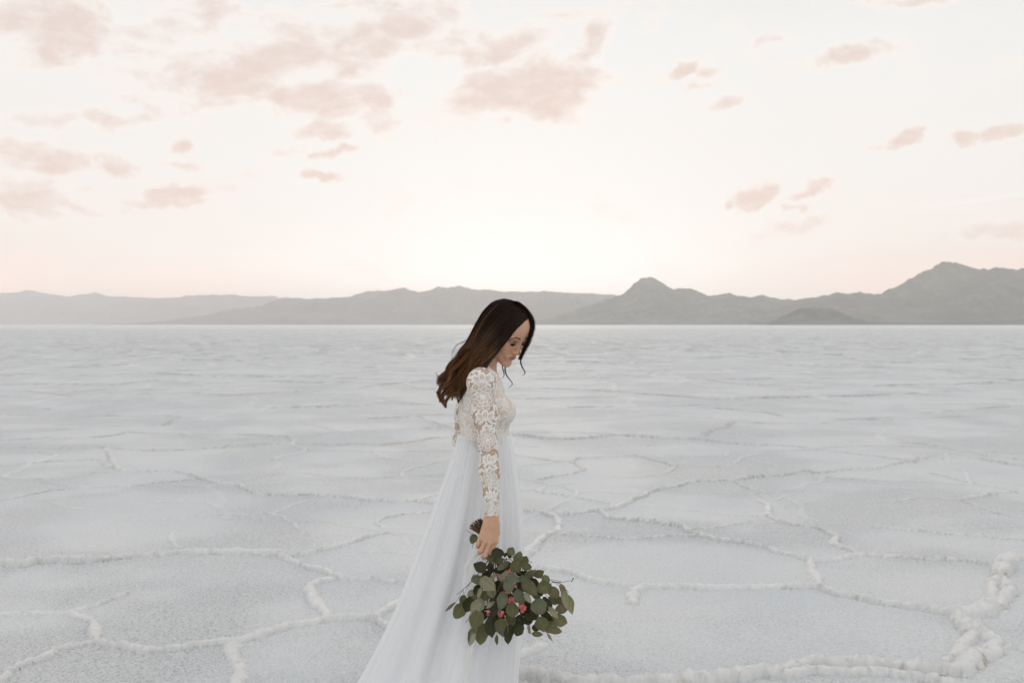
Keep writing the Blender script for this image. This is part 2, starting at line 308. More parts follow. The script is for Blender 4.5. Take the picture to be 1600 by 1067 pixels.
def build_ground():
    t = np.linspace(-1, 1, 1260); t = .60 * t + .80 * np.sign(t) * np.abs(t) ** 4
    ys = [0.6]
    while ys[-1] < 330: ys.append(ys[-1] + max(.006, .00145 * ys[-1] ** 1.32))
    ys = np.array(ys); nr, nc = len(ys), len(t)
    Y = np.repeat(ys[:, None], nc, 1); X = t[None, :] * (Y + 1.5)
    H = np.zeros_like(X); R = np.zeros_like(X); B = np.zeros_like(X); TR = np.zeros_like(X); SHADE = np.zeros_like(X)   # height, ridge mask, brown silt, foot trench, painted ridge shade
    # shared wobble of the ridge lines
    hfa = .12 + .88 * sstep(13, 5, Y)      # fine crumbling only where the grid can carry it
    wx = X + .035 * fbm(X * 5, Y * 5, 11, 4, .65) + .012 * fbm(X * 30, Y * 30, 12, 2)
    wy = Y + .035 * fbm(X * 5, Y * 5, 21, 4, .65) + .012 * fbm(X * 30, Y * 30, 22, 2)
    wid = 1 + .38 * fbm(X * 6, Y * 6, 31, 3) + .26 * hfa * fbm(X * 34, Y * 34, 35, 3, .7) ; hgt = 1 + .45 * fbm(X * 5, Y * 5, 33, 3)
    lump = .5 + .8 * hfa * fbm(X * 36, Y * 30, 41, 3, .75)
    D = np.full(X.shape, 9.0); HH = np.zeros_like(X)
    dyrow = np.gradient(ys)
    for ox, oy, s, lst in RIDGES:
        for (w, h), pts in lst:
            if w > .041 and (w, h) != W_: w *= .80; h *= .88
            g = [G(ox + a / s, oy + b / s) for a, b in pts]
            for p, q in zip(g[:-1], g[1:]):
                ym = .5 * (p[1] + q[1])
                far = sstep(12, 60, np.array(ym))
                f2 = float(sstep(7, 15, np.array(ym)))
                wf = max(.72 * w * (1 + 1.6 * far), .8 * np.interp(ym, ys, dyrow)); hf = h * (1 + 1.6 * far) * (1 + .25 * f2)
                mg = wf * 1.8 + .08
                r0, r1 = np.searchsorted(ys, [min(p[1], q[1]) - mg, max(p[1], q[1]) + mg])
                if r1 <= r0: continue
                tt = [(min(p[0], q[0]) - mg) / (ys[r0] + 1.5), (min(p[0], q[0]) - mg) / (ys[min(r1, nr - 1)] + 1.5)]
                tu = [(max(p[0], q[0]) + mg) / (ys[r0] + 1.5), (max(p[0], q[0]) + mg) / (ys[min(r1, nr - 1)] + 1.5)]
                c0, c1 = np.searchsorted(t, [min(tt), max(tu)])
                if c1 <= c0: continue
                sl = (slice(r0, r1), slice(c0, c1))
                ax, ay = wx[sl] - p[0], wy[sl] - p[1]; bx, by = q[0] - p[0], q[1] - p[1]
                L2 = bx * bx + by * by + 1e-9
                u = np.clip((ax * bx + ay * by) / L2, 0, 1)
                d = np.hypot(ax - u * bx, ay - u * by) / (wf * wid[sl])
                hh = .74 * hf * hgt[sl] * (.74 + .34 * lump[sl]) * np.clip(1 - d * d, 0, 1) ** .62
                sd = (ay - u * by) / (wf * wid[sl]) * (1 if True else 0)          # <0 on the near side
                hh = hh * (1 - .35 * np.clip(sd, 0, 1))
                H[sl] = np.maximum(H[sl], hh)
                TR[sl] = np.maximum(TR[sl], np.exp(-((d - 1.12) / .30) ** 2) * sstep(.2, -.5, sd) * min(1, h / .03) * (.35 + .9 * lump[sl]))
                R[sl] = np.maximum(R[sl], sstep(1.15, .8, d) * min(1, .45 + h / .05))
                SHADE[sl] = np.maximum(SHADE[sl], sstep(1.45 + .5 * float(far), 1.0, d) * sstep(.20 + .5 * f2, -.35 + .4 * f2, sd) * np.maximum(sstep(.25, .9, d), f2) * min(1, .3 + h / .04) * (.45 + .55 * sstep(5.5, 8, Y[sl])))  # shade painted on near faces and feet of ridges, stronger with distance
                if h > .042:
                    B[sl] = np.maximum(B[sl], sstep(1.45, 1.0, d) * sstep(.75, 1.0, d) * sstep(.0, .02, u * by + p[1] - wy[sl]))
    # honeycomb ridges everywhere the photo does not pin them down
    py = 533.5 + FPX * np.tan(np.arctan2(CAMZ, Y) - PITCH); px = 800 + FPX * X / Y
    inside = sstep(-60, 10, px) * sstep(1660, 1590, px) * sstep(560, 650, py) * sstep(1150, 1080, py)
    for sz, seed, h0 in ((2.3, 5, .035),):
        vx = X / sz + .16 * fbm(X * .8, Y * .8, 61, 3); vy = Y / sz + .16 * fbm(X * .8, Y * .8, 62, 3)
        ix, iy = np.floor(vx), np.floor(vy)
        f1 = np.full(X.shape, 9.); p1x = np.zeros_like(X); p1y = np.zeros_like(X); f2 = np.full(X.shape, 9.); p2x = np.zeros_like(X); p2y = np.zeros_like(X)
        for a in (-2, -1, 0, 1, 2):
            for b in (-2, -1, 0, 1, 2):
                if abs(a) + abs(b) > 3: continue
                qx = ix + a + .12 + .76 * _hash(ix + a, iy + b, seed); qy = iy + b + .12 + .76 * _hash(ix + a, iy + b, seed + 50)
                dd = np.hypot(qx - vx, qy - vy)
                n1 = dd < f1; n2 = (~n1) & (dd < f2)
                f2 = np.where(n1, f1, np.where(n2, dd, f2)); p2x = np.where(n1, p1x, np.where(n2, qx, p2x)); p2y = np.where(n1, p1y, np.where(n2, qy, p2y))
                f1 = np.where(n1, dd, f1); p1x = np.where(n1, qx, p1x); p1y = np.where(n1, qy, p1y)
        mx, my = (p1x + p2x) / 2 - vx, (p1y + p2y) / 2 - vy; ex, ey = p2x - p1x, p2y - p1y; en = np.hypot(ex, ey) + 1e-6
        ed = np.abs(mx * ex + my * ey) / en * sz
        far = sstep(12, 70, Y)
        wf = np.maximum(.030 * (1 + 2.2 * far) * wid, .9 * dyrow[:, None])
        d = ed / wf
        eh = _hash(np.round((p1x + p2x) * 13), np.round((p1y + p2y) * 13), 9)      # each ridge its own strength
        k = ((1 - inside) + inside * .60 * sstep(6.0, 9.5, Y)) * (.15 + .9 * eh)
        hh = h0 * (1 + 2.0 * far) * k * hgt * (.72 + .5 * lump) * np.clip(1 - d * d, 0, 1) ** .62
        f2v = sstep(7, 15, Y); SHADE = np.maximum(SHADE, sstep(1.8, 1.0, d) * np.maximum(sstep(.1, .6, d), f2v) * np.maximum(p1y < p2y, .6 * f2v) * np.clip(k, 0, 1) * (np.abs(ey) / en)); H = np.maximum(H, hh); R = np.maximum(R, sstep(1.15, .8, d) * np.clip(k, 0, 1) * (1 - .7 * far))  # honeycomb ridges get the same painted shade
    H -= TR * (.004 + .020 * sstep(6, 25, Y)) * (H < .012)
    # plates: slight tilt and crusty grain
    H += .010 * fbm(X * .9, Y * .9, 71, 3)
    near = sstep(11, 3.5, Y)
    patch = .55 + .45 * sstep(-.3, .3, fbm(X * 1.1, Y * 1.1, 75, 3))
    grain = np.abs(fbm(X * 62, Y * 50, 81, 3, .7))
    H += near * patch * .0105 * (grain - .3) * (1 - .6 * R) + near * .003 * vn(X * 110, Y * 70, 83)
    H += R * .010 * fbm(X * 40, Y * 40, 85, 2) * np.clip(H / .03, 0, 1)
    edge = sstep(1.4, 1.3, np.abs(t))[None, :] * sstep(.6, .9, Y) * sstep(330, 280, Y)
    H *= edge
    V = np.stack([X, Y, H], -1).reshape(-1, 3)
    i = np.arange(nr * nc).reshape(nr, nc)
    Fq = np.stack([i[:-1, :-1], i[:-1, 1:], i[1:, 1:], i[1:, :-1]], -1).reshape(-1, 4)
    # the rest of the plain, flat, out to the horizon
    n0 = len(V); far = 12000.0
    y0, y1 = ys[0], ys[-1]; xl0, xr0, xl1, xr1 = X[0, 0], X[0, -1], X[-1, 0], X[-1, -1]
    Ve = np.array([(-far, -far, 0), (far, -far, 0), (far, far, 0), (-far, far, 0), (-far, y0, 0), (far, y0, 0), (-far, y1, 0), (far, y1, 0)], float)
    A = lambda k: n0 + k
    bl, br, tl, tr = i[0, 0], i[0, -1], i[-1, 0], i[-1, -1]
    Fe = [(A(0), A(1), A(5), br), (A(0), br, bl, A(4)), (A(4), bl, tl, A(6)), (br, A(5), A(7), tr), (A(6), tl, tr, A(7)), (A(6), A(7), A(2), A(3))]
    V = np.vstack([V, Ve]); Fq = np.vstack([Fq, np.array(Fe)])
    z = np.zeros(8)
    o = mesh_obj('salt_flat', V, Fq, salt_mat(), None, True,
                 {'ridge': np.concatenate([R.ravel(), z]), 'silt': np.concatenate([B.ravel(), z]), 'ridge_shade': np.concatenate([SHADE.ravel(), z]), 'rough': np.concatenate([(patch * np.ones_like(X)).ravel(), z])})
    tag(o, 'pale grey salt flat broken into plates by raised white ridges', 'ground', kind='structure')
    return ys, t, H

def salt_mat():
    m, t, b = material('salt_crust')
    tc = t.new('ShaderNodeTexCoord'); v = tc.outputs['Object']
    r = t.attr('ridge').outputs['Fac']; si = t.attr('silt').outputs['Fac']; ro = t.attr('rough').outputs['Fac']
    big = t.noise(v, .55, 4, .55); mid = t.noise(v, 3.2, 5, .6); fine = t.noise(v, 60, 4, .7)
    c = t.mix(t.ss(big, .35, .65), rgb(.600, .622, .643), rgb(.655, .662, .666))
    c = t.mix(t.ss(mid, .5, .75, 0, .5), c, rgb(.62, .615, .60))
    c = t.mix(t.ss(t.noise(v, 1.1, 4, .6), .58, .78, 0, .25), c, rgb(.60, .565, .51))
    sp = t.math('MULTIPLY', t.ss(t.noise(v, 78, 3, .62), .53, .36), t.math('MULTIPLY_ADD', ro, .9, -.15, clamp=True))
    c = t.mix(t.math('MULTIPLY', sp, .72), c, rgb(.30, .305, .29))
    sp2 = t.ss(t.noise(v, 64, 3, .6), .55, .66, 0, .7)
    c = t.mix(sp2, c, rgb(.72, .72, .70))
    c = t.mix(t.math('MULTIPLY', r, .92), c, rgb(.725, .718, .70))
    shade_f = t.math('MULTIPLY', t.attr('ridge_shade').outputs['Fac'], t.ss(t.noise(v, 1.3, 4, .7), .35, .6, .22, .62))
    c = t.mix(shade_f, c, rgb(.335, .335, .315))  # ridge shade mixed into the salt colour as dark grey
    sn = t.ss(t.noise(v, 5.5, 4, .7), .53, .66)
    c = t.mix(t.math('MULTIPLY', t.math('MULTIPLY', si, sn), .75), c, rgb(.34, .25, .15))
    t.link(c, b.inputs['Base Color']); b.inputs['Roughness'].default_value = .75
    b.inputs['Specular IOR Level'].default_value = .18
    vo = t.new('ShaderNodeTexVoronoi'); t.link(v, vo.inputs['Vector']); vo.inputs['Scale'].default_value = 75
    h = t.math('ADD', t.math('MULTIPLY', t.noise(v, 95, 3, .65), 1.0), t.math('MULTIPLY', vo.outputs['Distance'], -.8))
    bm = t.new('ShaderNodeBump'); t.link(h, bm.inputs['Height']); bm.inputs['Distance'].default_value = .016
    t.link(t.math('MULTIPLY_ADD', r, -.25, t.math('MULTIPLY', ro, .62)), bm.inputs['Strength'])
    bm2 = t.new('ShaderNodeBump'); t.link(t.noise(v, 34, 6, .72), bm2.inputs['Height']); bm2.inputs['Distance'].default_value = .018; t.link(t.math('MULTIPLY_ADD', r, .15, .25), bm2.inputs['Strength'])
    t.link(bm.outputs[0], bm2.inputs['Normal']); t.link(bm2.outputs[0], b.inputs['Normal'])
    return m
GY, GT, GH = build_ground()
def ground_z(x, y):
    r = min(max(np.searchsorted(GY, y), 0), len(GY) - 1); c = min(max(np.searchsorted(GT, x / (y + 1.5)), 0), len(GT) - 1)
    return float(GH[r, c])

# ------------------------------------------------------------------ mountains
def hill_mat(name, c0, c1, c2):
    m, t, b = material(name)
    v = t.new('ShaderNodeTexCoord').outputs['Object']
    n = t.noise(v, .004, 8, .62); n2 = t.noise(v, .02, 6, .6)
    c = t.mix(t.ss(n, .35, .65), rgb(*c0), rgb(*c1)); c = t.mix(t.ss(n2, .5, .66, 0, .55), c, rgb(*c2))
    t.link(c, b.inputs['Base Color']); b.inputs['Roughness'].default_value = .95; b.inputs['Specular IOR Level'].default_value = .1
    return m
def hills(name, dist, prof, depth, label, mat, seed, ext=(0, 0), jag=1.0):
    """terrain whose crest follows the skyline; prof = photo pixels of the crest"""
    pts = np.array([P(x, y - .25 * 0, dist)[[0, 2]] for x, y in prof])
    x0, x1 = pts[0, 0] - ext[0], pts[-1, 0] + ext[1]
    nx_, ny_ = 520, 110
    xs = np.linspace(x0, x1, nx_); ysd = np.linspace(-depth * 1.05, depth * 1.3, ny_)
    Xg, Yg = np.meshgrid(xs, ysd)
    crest = np.interp(xs, pts[:, 0], pts[:, 1]); crest = np.maximum(crest, 0)
    if ext[0]: crest *= sstep(x0, pts[0, 0] - ext[0] * .3, xs)
    if ext[1]: crest *= sstep(x1, pts[-1, 0] + ext[1] * .3, xs)
    hs = crest.max()
    crest = crest + jag * hs * (.045 * fbm(xs / dist * 150, xs * 0, seed, 5, .65) + .030 * np.abs(fbm(xs / dist * 60, xs * 0 + 3, seed + 2, 4, .6))) * np.clip(crest / hs * 3, 0, 1)
    s = Yg / depth
    fall = np.where(s < 0, np.clip(1 + s, 0, 1) ** 1.25, np.clip(1 - s / 1.25, 0, 1) ** 1.1)
    spur = fbm(Xg / (hs * 1.6), Yg / (hs * 3.2), seed + 5, 5, .55)
    rg = 1 - np.abs(fbm(Xg / (hs * 1.1), Yg / (hs * 2.4), seed + 9, 5, .55)) * 2
    Z = crest[None, :] * fall * (1 + (.30 * spur + .28 * (rg - .6)) * np.clip(np.abs(s) * 3.5, 0, 1))
    low = crest[None, :] * .0
    Z = np.minimum(Z, crest[None, :] * 1.0 * (1 - .12 * np.abs(s)))
    Z = np.maximum(Z, low) - 1.5 * (fall <= 0) - .2
    # on the near slope keep every point below the sight line to the crest
    V = np.stack([Xg, Yg + dist, Z], -1).reshape(-1, 3)
    i = np.arange(nx_ * ny_).reshape(ny_, nx_)
    F = np.stack([i[:-1, :-1], i[:-1, 1:], i[1:, 1:], i[1:, :-1]], -1).reshape(-1, 4)
    return tag(mesh_obj(name, V, F, mat), label, 'hills', kind='structure')
hm1 = hill_mat('dry_mountain_slopes', (.085, .078, .068), (.15, .135, .115), (.20, .18, .15))
hm2 = hill_mat('far_mountain_slopes', (.12, .11, .105), (.18, .165, .155), (.22, .20, .18))
hm3 = hill_mat('grey_green_slopes', (.045, .052, .042), (.115, .115, .092), (.20, .19, .15))
hills('hills', 8200, [(-60,462),(0,459),(20,457),(33,456.5),(42,452.5),(50,456),(60,456.5),(78,460.5),(100,463),(125,460.5),(140,459.5),(148,455.5),(158,460),(165,462),(200,463),(225,465),(262,466),(300,462),(330,460),(365,461),(400,464),(415,462),(440,465),(490,472),(560,486),(620,500)], 1100,
      'faint far mountain range along the left horizon', hm2, 3, (900, 0))
hills('hills', 6200, [(215,506),(240,503),(280,499),(330,492),(370,482),(410,478),(440,467),(470,466),(510,467),(545,463),(580,454),(600,455),(620,452.5),(632,449),(642,454),(655,456.5),(672,453),(685,447.5),(700,450),(718,446.5),(728,450),(745,452.5),(762,453),(790,455),(850,456),(900,458),(950,460),(1000,466),(1060,480),(1130,500)], 900,
      'low grey mountain range behind the woman, left of the knob', hm1, 13)
hills('hills', 4600, [(810,506),(860,497),(900,484),(945,469),(975,460),(985,448),(1000,436),(1015,433),(1025,436),(1040,446),(1055,452),(1075,451),(1090,455),(1105,462),(1125,461),(1140,459),(1160,465),(1175,465),(1190,461),(1205,464),(1225,468),(1250,469),(1300,474),(1370,486),(1440,500)], 620,
      'grey mountain with a rounded knob peak right of the woman', hm3, 23)
hills('hills', 4000, [(1180,502),(1220,488),(1250,470),(1270,466),(1290,461),(1305,457),(1325,457),(1345,456),(1375,461),(1395,450),(1420,436),(1450,421),(1470,412),(1487,408),(1500,411),(1515,416),(1528,421),(1545,419),(1575,418),(1600,421),(1680,430),(1760,436)], 600,
      'tallest mountain with a broad summit at the right edge', hm3, 33, (0, 900))
hills('hills', 3000, [(1208,506),(1222,496),(1235,488),(1250,482),(1275,480),(1300,482),(1318,489),(1335,497),(1352,503),(1420,505),(1500,503),(1600,498),(1700,494)], 260,
      'small dark foothill on the horizon below the tallest mountain', hm3, 43, (0, 500), .5)

# ------------------------------------------------------------------ haze
def haze():
    lo, hi = np.array([-12500, -12500, -2.5]), np.array([12500, 12500, 300.0])
    c = [(x, y, z) for x in (0, 1) for y in (0, 1) for z in (0, 1)]
    V = [lo + (hi - lo) * np.array(k) for k in c]
    F = [(0, 1, 3, 2), (4, 6, 7, 5), (0, 4, 5, 1), (2, 3, 7, 6), (0, 2, 6, 4), (1, 5, 7, 3)]
    m = bpy.data.materials.new('haze_air'); m.use_nodes = True; t = NT(m.node_tree); t.n.clear()
    o = t.new('ShaderNodeOutputMaterial'); v = t.new('ShaderNodeVolumePrincipled')
    v.inputs['Color'].default_value = rgb(.985, .98, .975); v.inputs['Density'].default_value = HAZE; v.inputs['Anisotropy'].default_value = .35
    t.link(v.outputs[0], o.inputs['Volume'])
    tag(mesh_obj('haze', V, F, m, smooth=False), 'thin pale evening haze over the whole plain', 'haze', kind='stuff')
HAZE = 1.42e-4
haze()

# a scrap of brown silt-caked twig on the bottom ridge
def debris():
    c = G(1462, 1056); V = []; F = []
    z0 = ground_z(c[0], c[1])
    m, t, b = material('rusty_silt'); v = t.new('ShaderNodeTexCoord').outputs['Object']
    t.link(t.mix(t.noise(v, 120, 3), rgb(.10, .045, .02), rgb(.36, .20, .11)), b.inputs['Base Color']); b.inputs['Roughness'].default_value = .9
    for k in range(7):
        a = np.array([c[0] - .035 + .012 * k, c[1] + .012 - .0055 * k, z0 + .004 + .003 * (k % 2)]); n0 = len(V)
        rr = .006 + .004 * random.random()
        for i in range(6):
            for j in range(8):
                th = pi * (i + .5) / 6; ph = 2 * pi * j / 8; q = rr * (1 + .35 * random.uniform(-1, 1))
                V.append(a + np.array([1.7 * q * sin(th) * cos(ph), q * sin(th) * sin(ph), q * cos(th)]))
        for i in range(5):
            for j in range(8): F.append((n0 + i * 8 + j, n0 + (i + 1) * 8 + j, n0 + (i + 1) * 8 + (j + 1) % 8, n0 + i * 8 + (j + 1) % 8))
    tag(mesh_obj('silt_clod', V, F, m), 'small rusty brown clod lying on the salt ridge at bottom right', 'clod')
debris()
# ------------------------------------------------------------------ smooth implicit surfaces -> one continuous mesh
def smin(a, b, k):
    h = np.clip(.5 + .5 * (b - a) / k, 0, 1)
    return b + (a - b) * h - k * h * (1 - h)
def cap(a, b, ra, rb):
    a = np.asarray(a, float); b = np.asarray(b, float); ab = b - a; L2 = ab @ ab + 1e-12
    c = (a + b) / 2; R = math.sqrt(L2) / 2 + max(ra, rb)
    def f(p):
        t = np.clip(((p - a) @ ab) / L2, 0, 1)
        q = p - a - t[:, None] * ab
        return np.sqrt((q * q).sum(1)) - (ra + (rb - ra) * t)
    return f, c, R
def ell(c, r, M=None):
    c = np.asarray(c, float); r = np.asarray(r, float)
    def f(p):
        q = p - c
        if M is not None: q = q @ M.T
        k0 = np.sqrt(((q / r) ** 2).sum(1)); k1 = np.sqrt(((q / r ** 2) ** 2).sum(1)) + 1e-9
        return k0 * (k0 - 1) / k1
    return f, c, r.max()
class SDF:
    """ordered list of smooth unions (+), cuts (-) of primitives and groups"""
    def __init__(s): s.ops = []
    def add(s, prim, k=.01, sign=1): s.ops.append((prim, k, sign)); return s
    def bound(s):
        cs = np.array([p[1] for (p, k, g) in s.ops if g > 0]); rs = np.array([p[2] for (p, k, g) in s.ops if g > 0])
        lo = (cs - rs[:, None]).min(0); hi = (cs + rs[:, None]).max(0); return (lo + hi) / 2, float(np.linalg.norm(hi - lo)) / 2
    def prim(s):
        c, R = s.bound(); return (s.ev, c, R)
    def ev(s, p):
        d = np.full(len(p), .5)
        first = True
        for (f, c, R), k, g in s.ops:
            dc = np.sqrt(((p - c) ** 2).sum(1)) - R
            m = np.nonzero(dc < np.minimum(d, .5) + k + 1e-6 if g > 0 else dc < k + .02)[0] if not first else np.arange(len(p))
            if len(m) == 0: continue
            v = f(p[m])
            if first: d[m] = v; first = False
            elif g > 0: d[m] = smin(d[m], v, k)
            else: d[m] = -smin(-d[m], v, k)
        return d
def surface(ev, lo, hi, h, iso=0.0):
    lo = np.asarray(lo, float); n = (np.ceil((np.asarray(hi) - lo) / (4 * h)).astype(int)) * 4
    cN = n // 4
    g = np.stack(np.meshgrid(*[lo[a] + (np.arange(cN[a]) * 4 + 1.5) * h for a in range(3)], indexing='ij'), -1).reshape(-1, 3)
    C = (ev(g) - iso).reshape(cN)
    D = C.repeat(4, 0).repeat(4, 1).repeat(4, 2).astype(np.float32)
    near = np.abs(C) < 7.5 * h
    M = near.repeat(4, 0).repeat(4, 1).repeat(4, 2)
    idx = np.argwhere(M)
    D[M] = (ev(lo + idx * h) - iso).astype(np.float32)
    I = D < 0
    corners = [(a, b, c) for a in (0, 1) for b in (0, 1) for c in (0, 1)]
    sl = lambda o: tuple(slice(o[a], n[a] - 1 + o[a]) for a in range(3))
    cnt = sum(I[sl(o)].astype(np.int8) for o in corners)
    cells = np.argwhere((cnt > 0) & (cnt < 8))
    vid = np.full(cnt.shape, -1, np.int32); vid[tuple(cells.T)] = np.arange(len(cells))
    val = {o: D[tuple((cells + o).T)] for o in corners}
    acc = np.zeros((len(cells), 3)); num = np.zeros(len(cells))
    for o in corners:
        for a in range(3):
            if o[a] == 0:
                q = list(o); q[a] = 1; q = tuple(q); v0, v1 = val[o], val[q]
                c = (v0 < 0) != (v1 < 0); t = np.where(c, v0 / np.where(v0 == v1, 1, v0 - v1), 0)
                pt = np.tile(np.array(o, float), (len(cells), 1)); pt[:, a] += t
                acc[c] += pt[c]; num += c
    V = lo + (cells + acc / num[:, None]) * h
    F = []
    for a in range(3):
        b, c = (a + 1) % 3, (a + 2) % 3
        s0 = [slice(None)] * 3; s1 = [slice(None)] * 3; s0[a] = slice(0, -1); s1[a] = slice(1, None)
        e = np.argwhere(I[tuple(s0)] != I[tuple(s1)])
        e = e[(e[:, b] > 0) & (e[:, c] > 0) & (e[:, b] < n[b] - 1) & (e[:, c] < n[c] - 1)]
        ins = I[tuple(e.T)]
        def at(db, dc):
            q = e.copy(); q[:, b] += db; q[:, c] += dc; return vid[tuple(q.T)]
        f = np.stack([at(-1, -1), at(0, -1), at(0, 0), at(-1, 0)], 1)
        f[~ins] = f[~ins][:, ::-1]
        F.append(f)
    return V, np.vstack(F)
def project(ev, V, iso=0.0, it=2, eps=5e-4, step=1.0):
    for _ in range(it):
        d = ev(V) - iso
        g = np.stack([ev(V + np.eye(3)[a] * eps) - iso - d for a in range(3)], 1) / eps
        g2 = (g * g).sum(1)[:, None] + 1e-4
        mv = step * d[:, None] * g / g2
        L = np.sqrt((mv * mv).sum(1))[:, None]; V = V - mv * np.minimum(1, .003 / (L + 1e-9))
    return V
def split(V, F):
    """one level of quad subdivision"""
    E = np.concatenate([F[:, [k, (k + 1) % 4]] for k in range(4)]); E.sort(1)
    key = E[:, 0].astype(np.int64) * len(V) + E[:, 1]
    uq, inv = np.unique(key, return_inverse=True)
    e0, e1 = uq // len(V), uq % len(V)
    nE = len(uq); n = len(V); m = len(F)
    V2 = np.vstack([V, (V[e0] + V[e1]) / 2, V[F].mean(1)])
    ei = (n + inv).reshape(4, m).T; fc = n + nE + np.arange(m)
    F2 = np.concatenate([np.stack([F[:, k], ei[:, k], fc, ei[:, (k + 3) % 4]], 1) for k in range(4)])
    return V2, F2
def keep_faces(V, F, mask):
    F = F[mask]; u, inv = np.unique(F, return_inverse=True)
    return V[u], inv.reshape(F.shape), u
def rotfix(F): return F

# ------------------------------------------------------------------ the woman: joints laid out where the photo shows them
YC = 3.85
def head_frame():
    yaw, pit = radians(41), radians(36)
    f0 = np.array([cos(yaw), -sin(yaw), 0])
    f = cos(pit) * f0 - np.array([0, 0, sin(pit)]); u = sin(pit) * f0 + np.array([0, 0, cos(pit)])
    return np.cross(f, u), f, u
HR, HF, HU = head_frame()
HO = P(791, 516, YC)
HM = np.array([HF, HR, HU])                     # world -> head axes
def hd(f, r, u): return HO + f * HF + r * HR + u * HU
def hcap(a, b, ra, rb): return cap(hd(*a), hd(*b), ra, rb)
def hell(c, r): return ell(hd(*c), r, HM)

SR, ER, WR = P(752, 598, 3.69), P(763, 700, 3.62), P(768.5, 806, 3.575)
SL, EL, WL = P(738, 600, 4.00), P(721, 688, 4.07), P(768, 725, 4.02)

def arm(S, E, Wr, mirror=False):
    a = SDF()
    a.add(ell(S, (.047, .045, .050)), .001)
    a.add(cap(S, S + (E - S) * .55, .043, .0365), .02)
    a.add(cap(S + (E - S) * .45, E, .037, .0285), .03)
    a.add(cap(E, E + (Wr - E) * .35, .0285, .030), .02)
    a.add(cap(E + (Wr - E) * .3, Wr, .0305, .0205), .02)
    return a
def hand(Wp, kn, pip, mid, tip, thumb):
    """kn/pip/mid/tip: knuckles and finger joints index..little; thumb: four joints from the wrist side"""
    g = SDF()
    r = [.0093, .0094, .0089, .0078]
    g.add(cap(Wp + (Wp - np.mean(kn, 0)) * .12, Wp + (np.mean(kn, 0) - Wp) * .35, .0195, .0215), .001)
    for i in range(4):
        g.add(cap(Wp + (np.mean(kn, 0) - Wp) * .12 + (kn[i] - np.mean(kn, 0)) * .45, kn[i], .0145, .0112), .010)
    for i in range(4):
        fg = SDF(); fg.add(ell(kn[i], (r[i] * 1.16,) * 3), .001)
        fg.add(cap(kn[i], pip[i], r[i] * 1.04, r[i] * .98), .005); fg.add(ell(pip[i], (r[i] * 1.05,) * 3), .002)
        fg.add(cap(pip[i], mid[i], r[i] * .97, r[i] * .9), .003)
        fg.add(cap(mid[i], tip[i], r[i] * .9, r[i] * .72), .003)
        g.add(fg.prim(), .0022)
    tb = SDF(); tb.add(cap(thumb[0], thumb[1], .0150, .0125), .001); tb.add(cap(thumb[1], thumb[2], .0122, .0100), .006); tb.add(cap(thumb[2], thumb[3], .0100, .0080), .004)
    g.add(tb.prim(), .006)
    return g
def face():
    h = SDF()
    h.add(hell((-.012, 0, .028), (.088, .071, .079)), .001)            # cranium
    h.add(hell((.028, 0, -.030), (.058, .058, .082)), .03)             # face mass
    h.add(hell((.043, 0, .037), (.040, .054, .047)), .02)              # forehead
    for s in (-1, 1):
        h.add(hcap((-.002, s * .050, -.050), (.066, s * .012, -.101), .018, .013), .022)    # jaw
        h.add(hell((.054, s * .034, -.030), (.024, .022, .024)), .02)   # cheek
        h.add(hell((-.012, s * .072, -.008), (.015, .007, .030)), .006) # ear
        h.add(hell((.087, s * .031, .000), (.016, .018, .0125)), .010, -1)   # eye socket
        h.add(hell((.0690, s * .0310, -.0015), (.0140, .0155, .0135)), .0045)  # lidded eye
        h.add(hcap((.0815, s * .014, .0165), (.0715, s * .045, .0175), .0050, .0035), .009)   # brow
    h.add(hell((.0800, 0, -.1000), (.0145, .017, .0150)), .014)           # chin
    h.add(hcap((.083, 0, .010), (.0965, 0, -.030), .0058, .0068), .009) # nose bridge
    h.add(hell((.0985, 0, -.0360), (.0100, .0088, .0080)), .006)
    for s in (-1, 1): h.add(hell((.0905, s * .0115, -.0395), (.0085, .0066, .0062)), .004)
    h.add(hell((.076, 0, -.068), (.018, .028, .018)), .012)            # muzzle
    h.add(hcap((.0912, 0, -.0602), (.0800, .0190, -.0660), .0036, .0020), .004)
    h.add(hcap((.0912, 0, -.0602), (.0800, -.0190, -.0660), .0036, .0020), .004)
    h.add(hcap((.0900, 0, -.0700), (.0805, .0165, -.0675), .0042, .0022), .004)
    h.add(hcap((.0900, 0, -.0700), (.0805, -.0165, -.0675), .0042, .0022), .004)
    for s in (-1, 1): h.add(hcap((.0985, 0, -.0652), (.0838, s * .020, -.0665), .0016, .0010), .0022, -1)
    h.add(hell((.091, 0, -.0835), (.0055, .014, .0050)), .008, -1)
    return h
PX1 = YC / FPX   # metres per photo pixel at the body
def torso():
    t = SDF()
    t.add(ell(P(753, 618, YC), (.082, .132, .105)), .001)
    t.add(ell(P(757, 655, YC), (.093, .125, .105)), .04)
    t.add(ell(P(757, 695, YC), (.083, .112, .090)), .04)
    for s in (-1, 1):
        t.add(ell(P(783.5, 643, YC + s * .062), (.050, .052, .050)), .025)
        t.add(cap(P(752, 589, YC), P(751, 598, YC + s * .135), .045, .041), .03)
    return t
def lower():
    t = SDF()
    t.add(ell(P(752, 765, YC), (.094, .098, .120)), .001)
    for s in (-1, 1):
        k = P(756, 950, YC + s * .07); a = P(752, 1095, YC + s * .07)
        t.add(cap(P(754, 800, YC + s * .050), k, .056, .042), .03); t.add(cap(k, a, .050, .031), .02)
        t.add(cap(a + (0, 0, -.035), a + (.14, s * .02, -.045), .030, .022), .02)
    return t
NECK = (P(749, 590, YC), hd(-.036, 0, -.055))
def neck():
    t = SDF(); t.add(cap(NECK[0], NECK[1], .049, .042), .001); return t

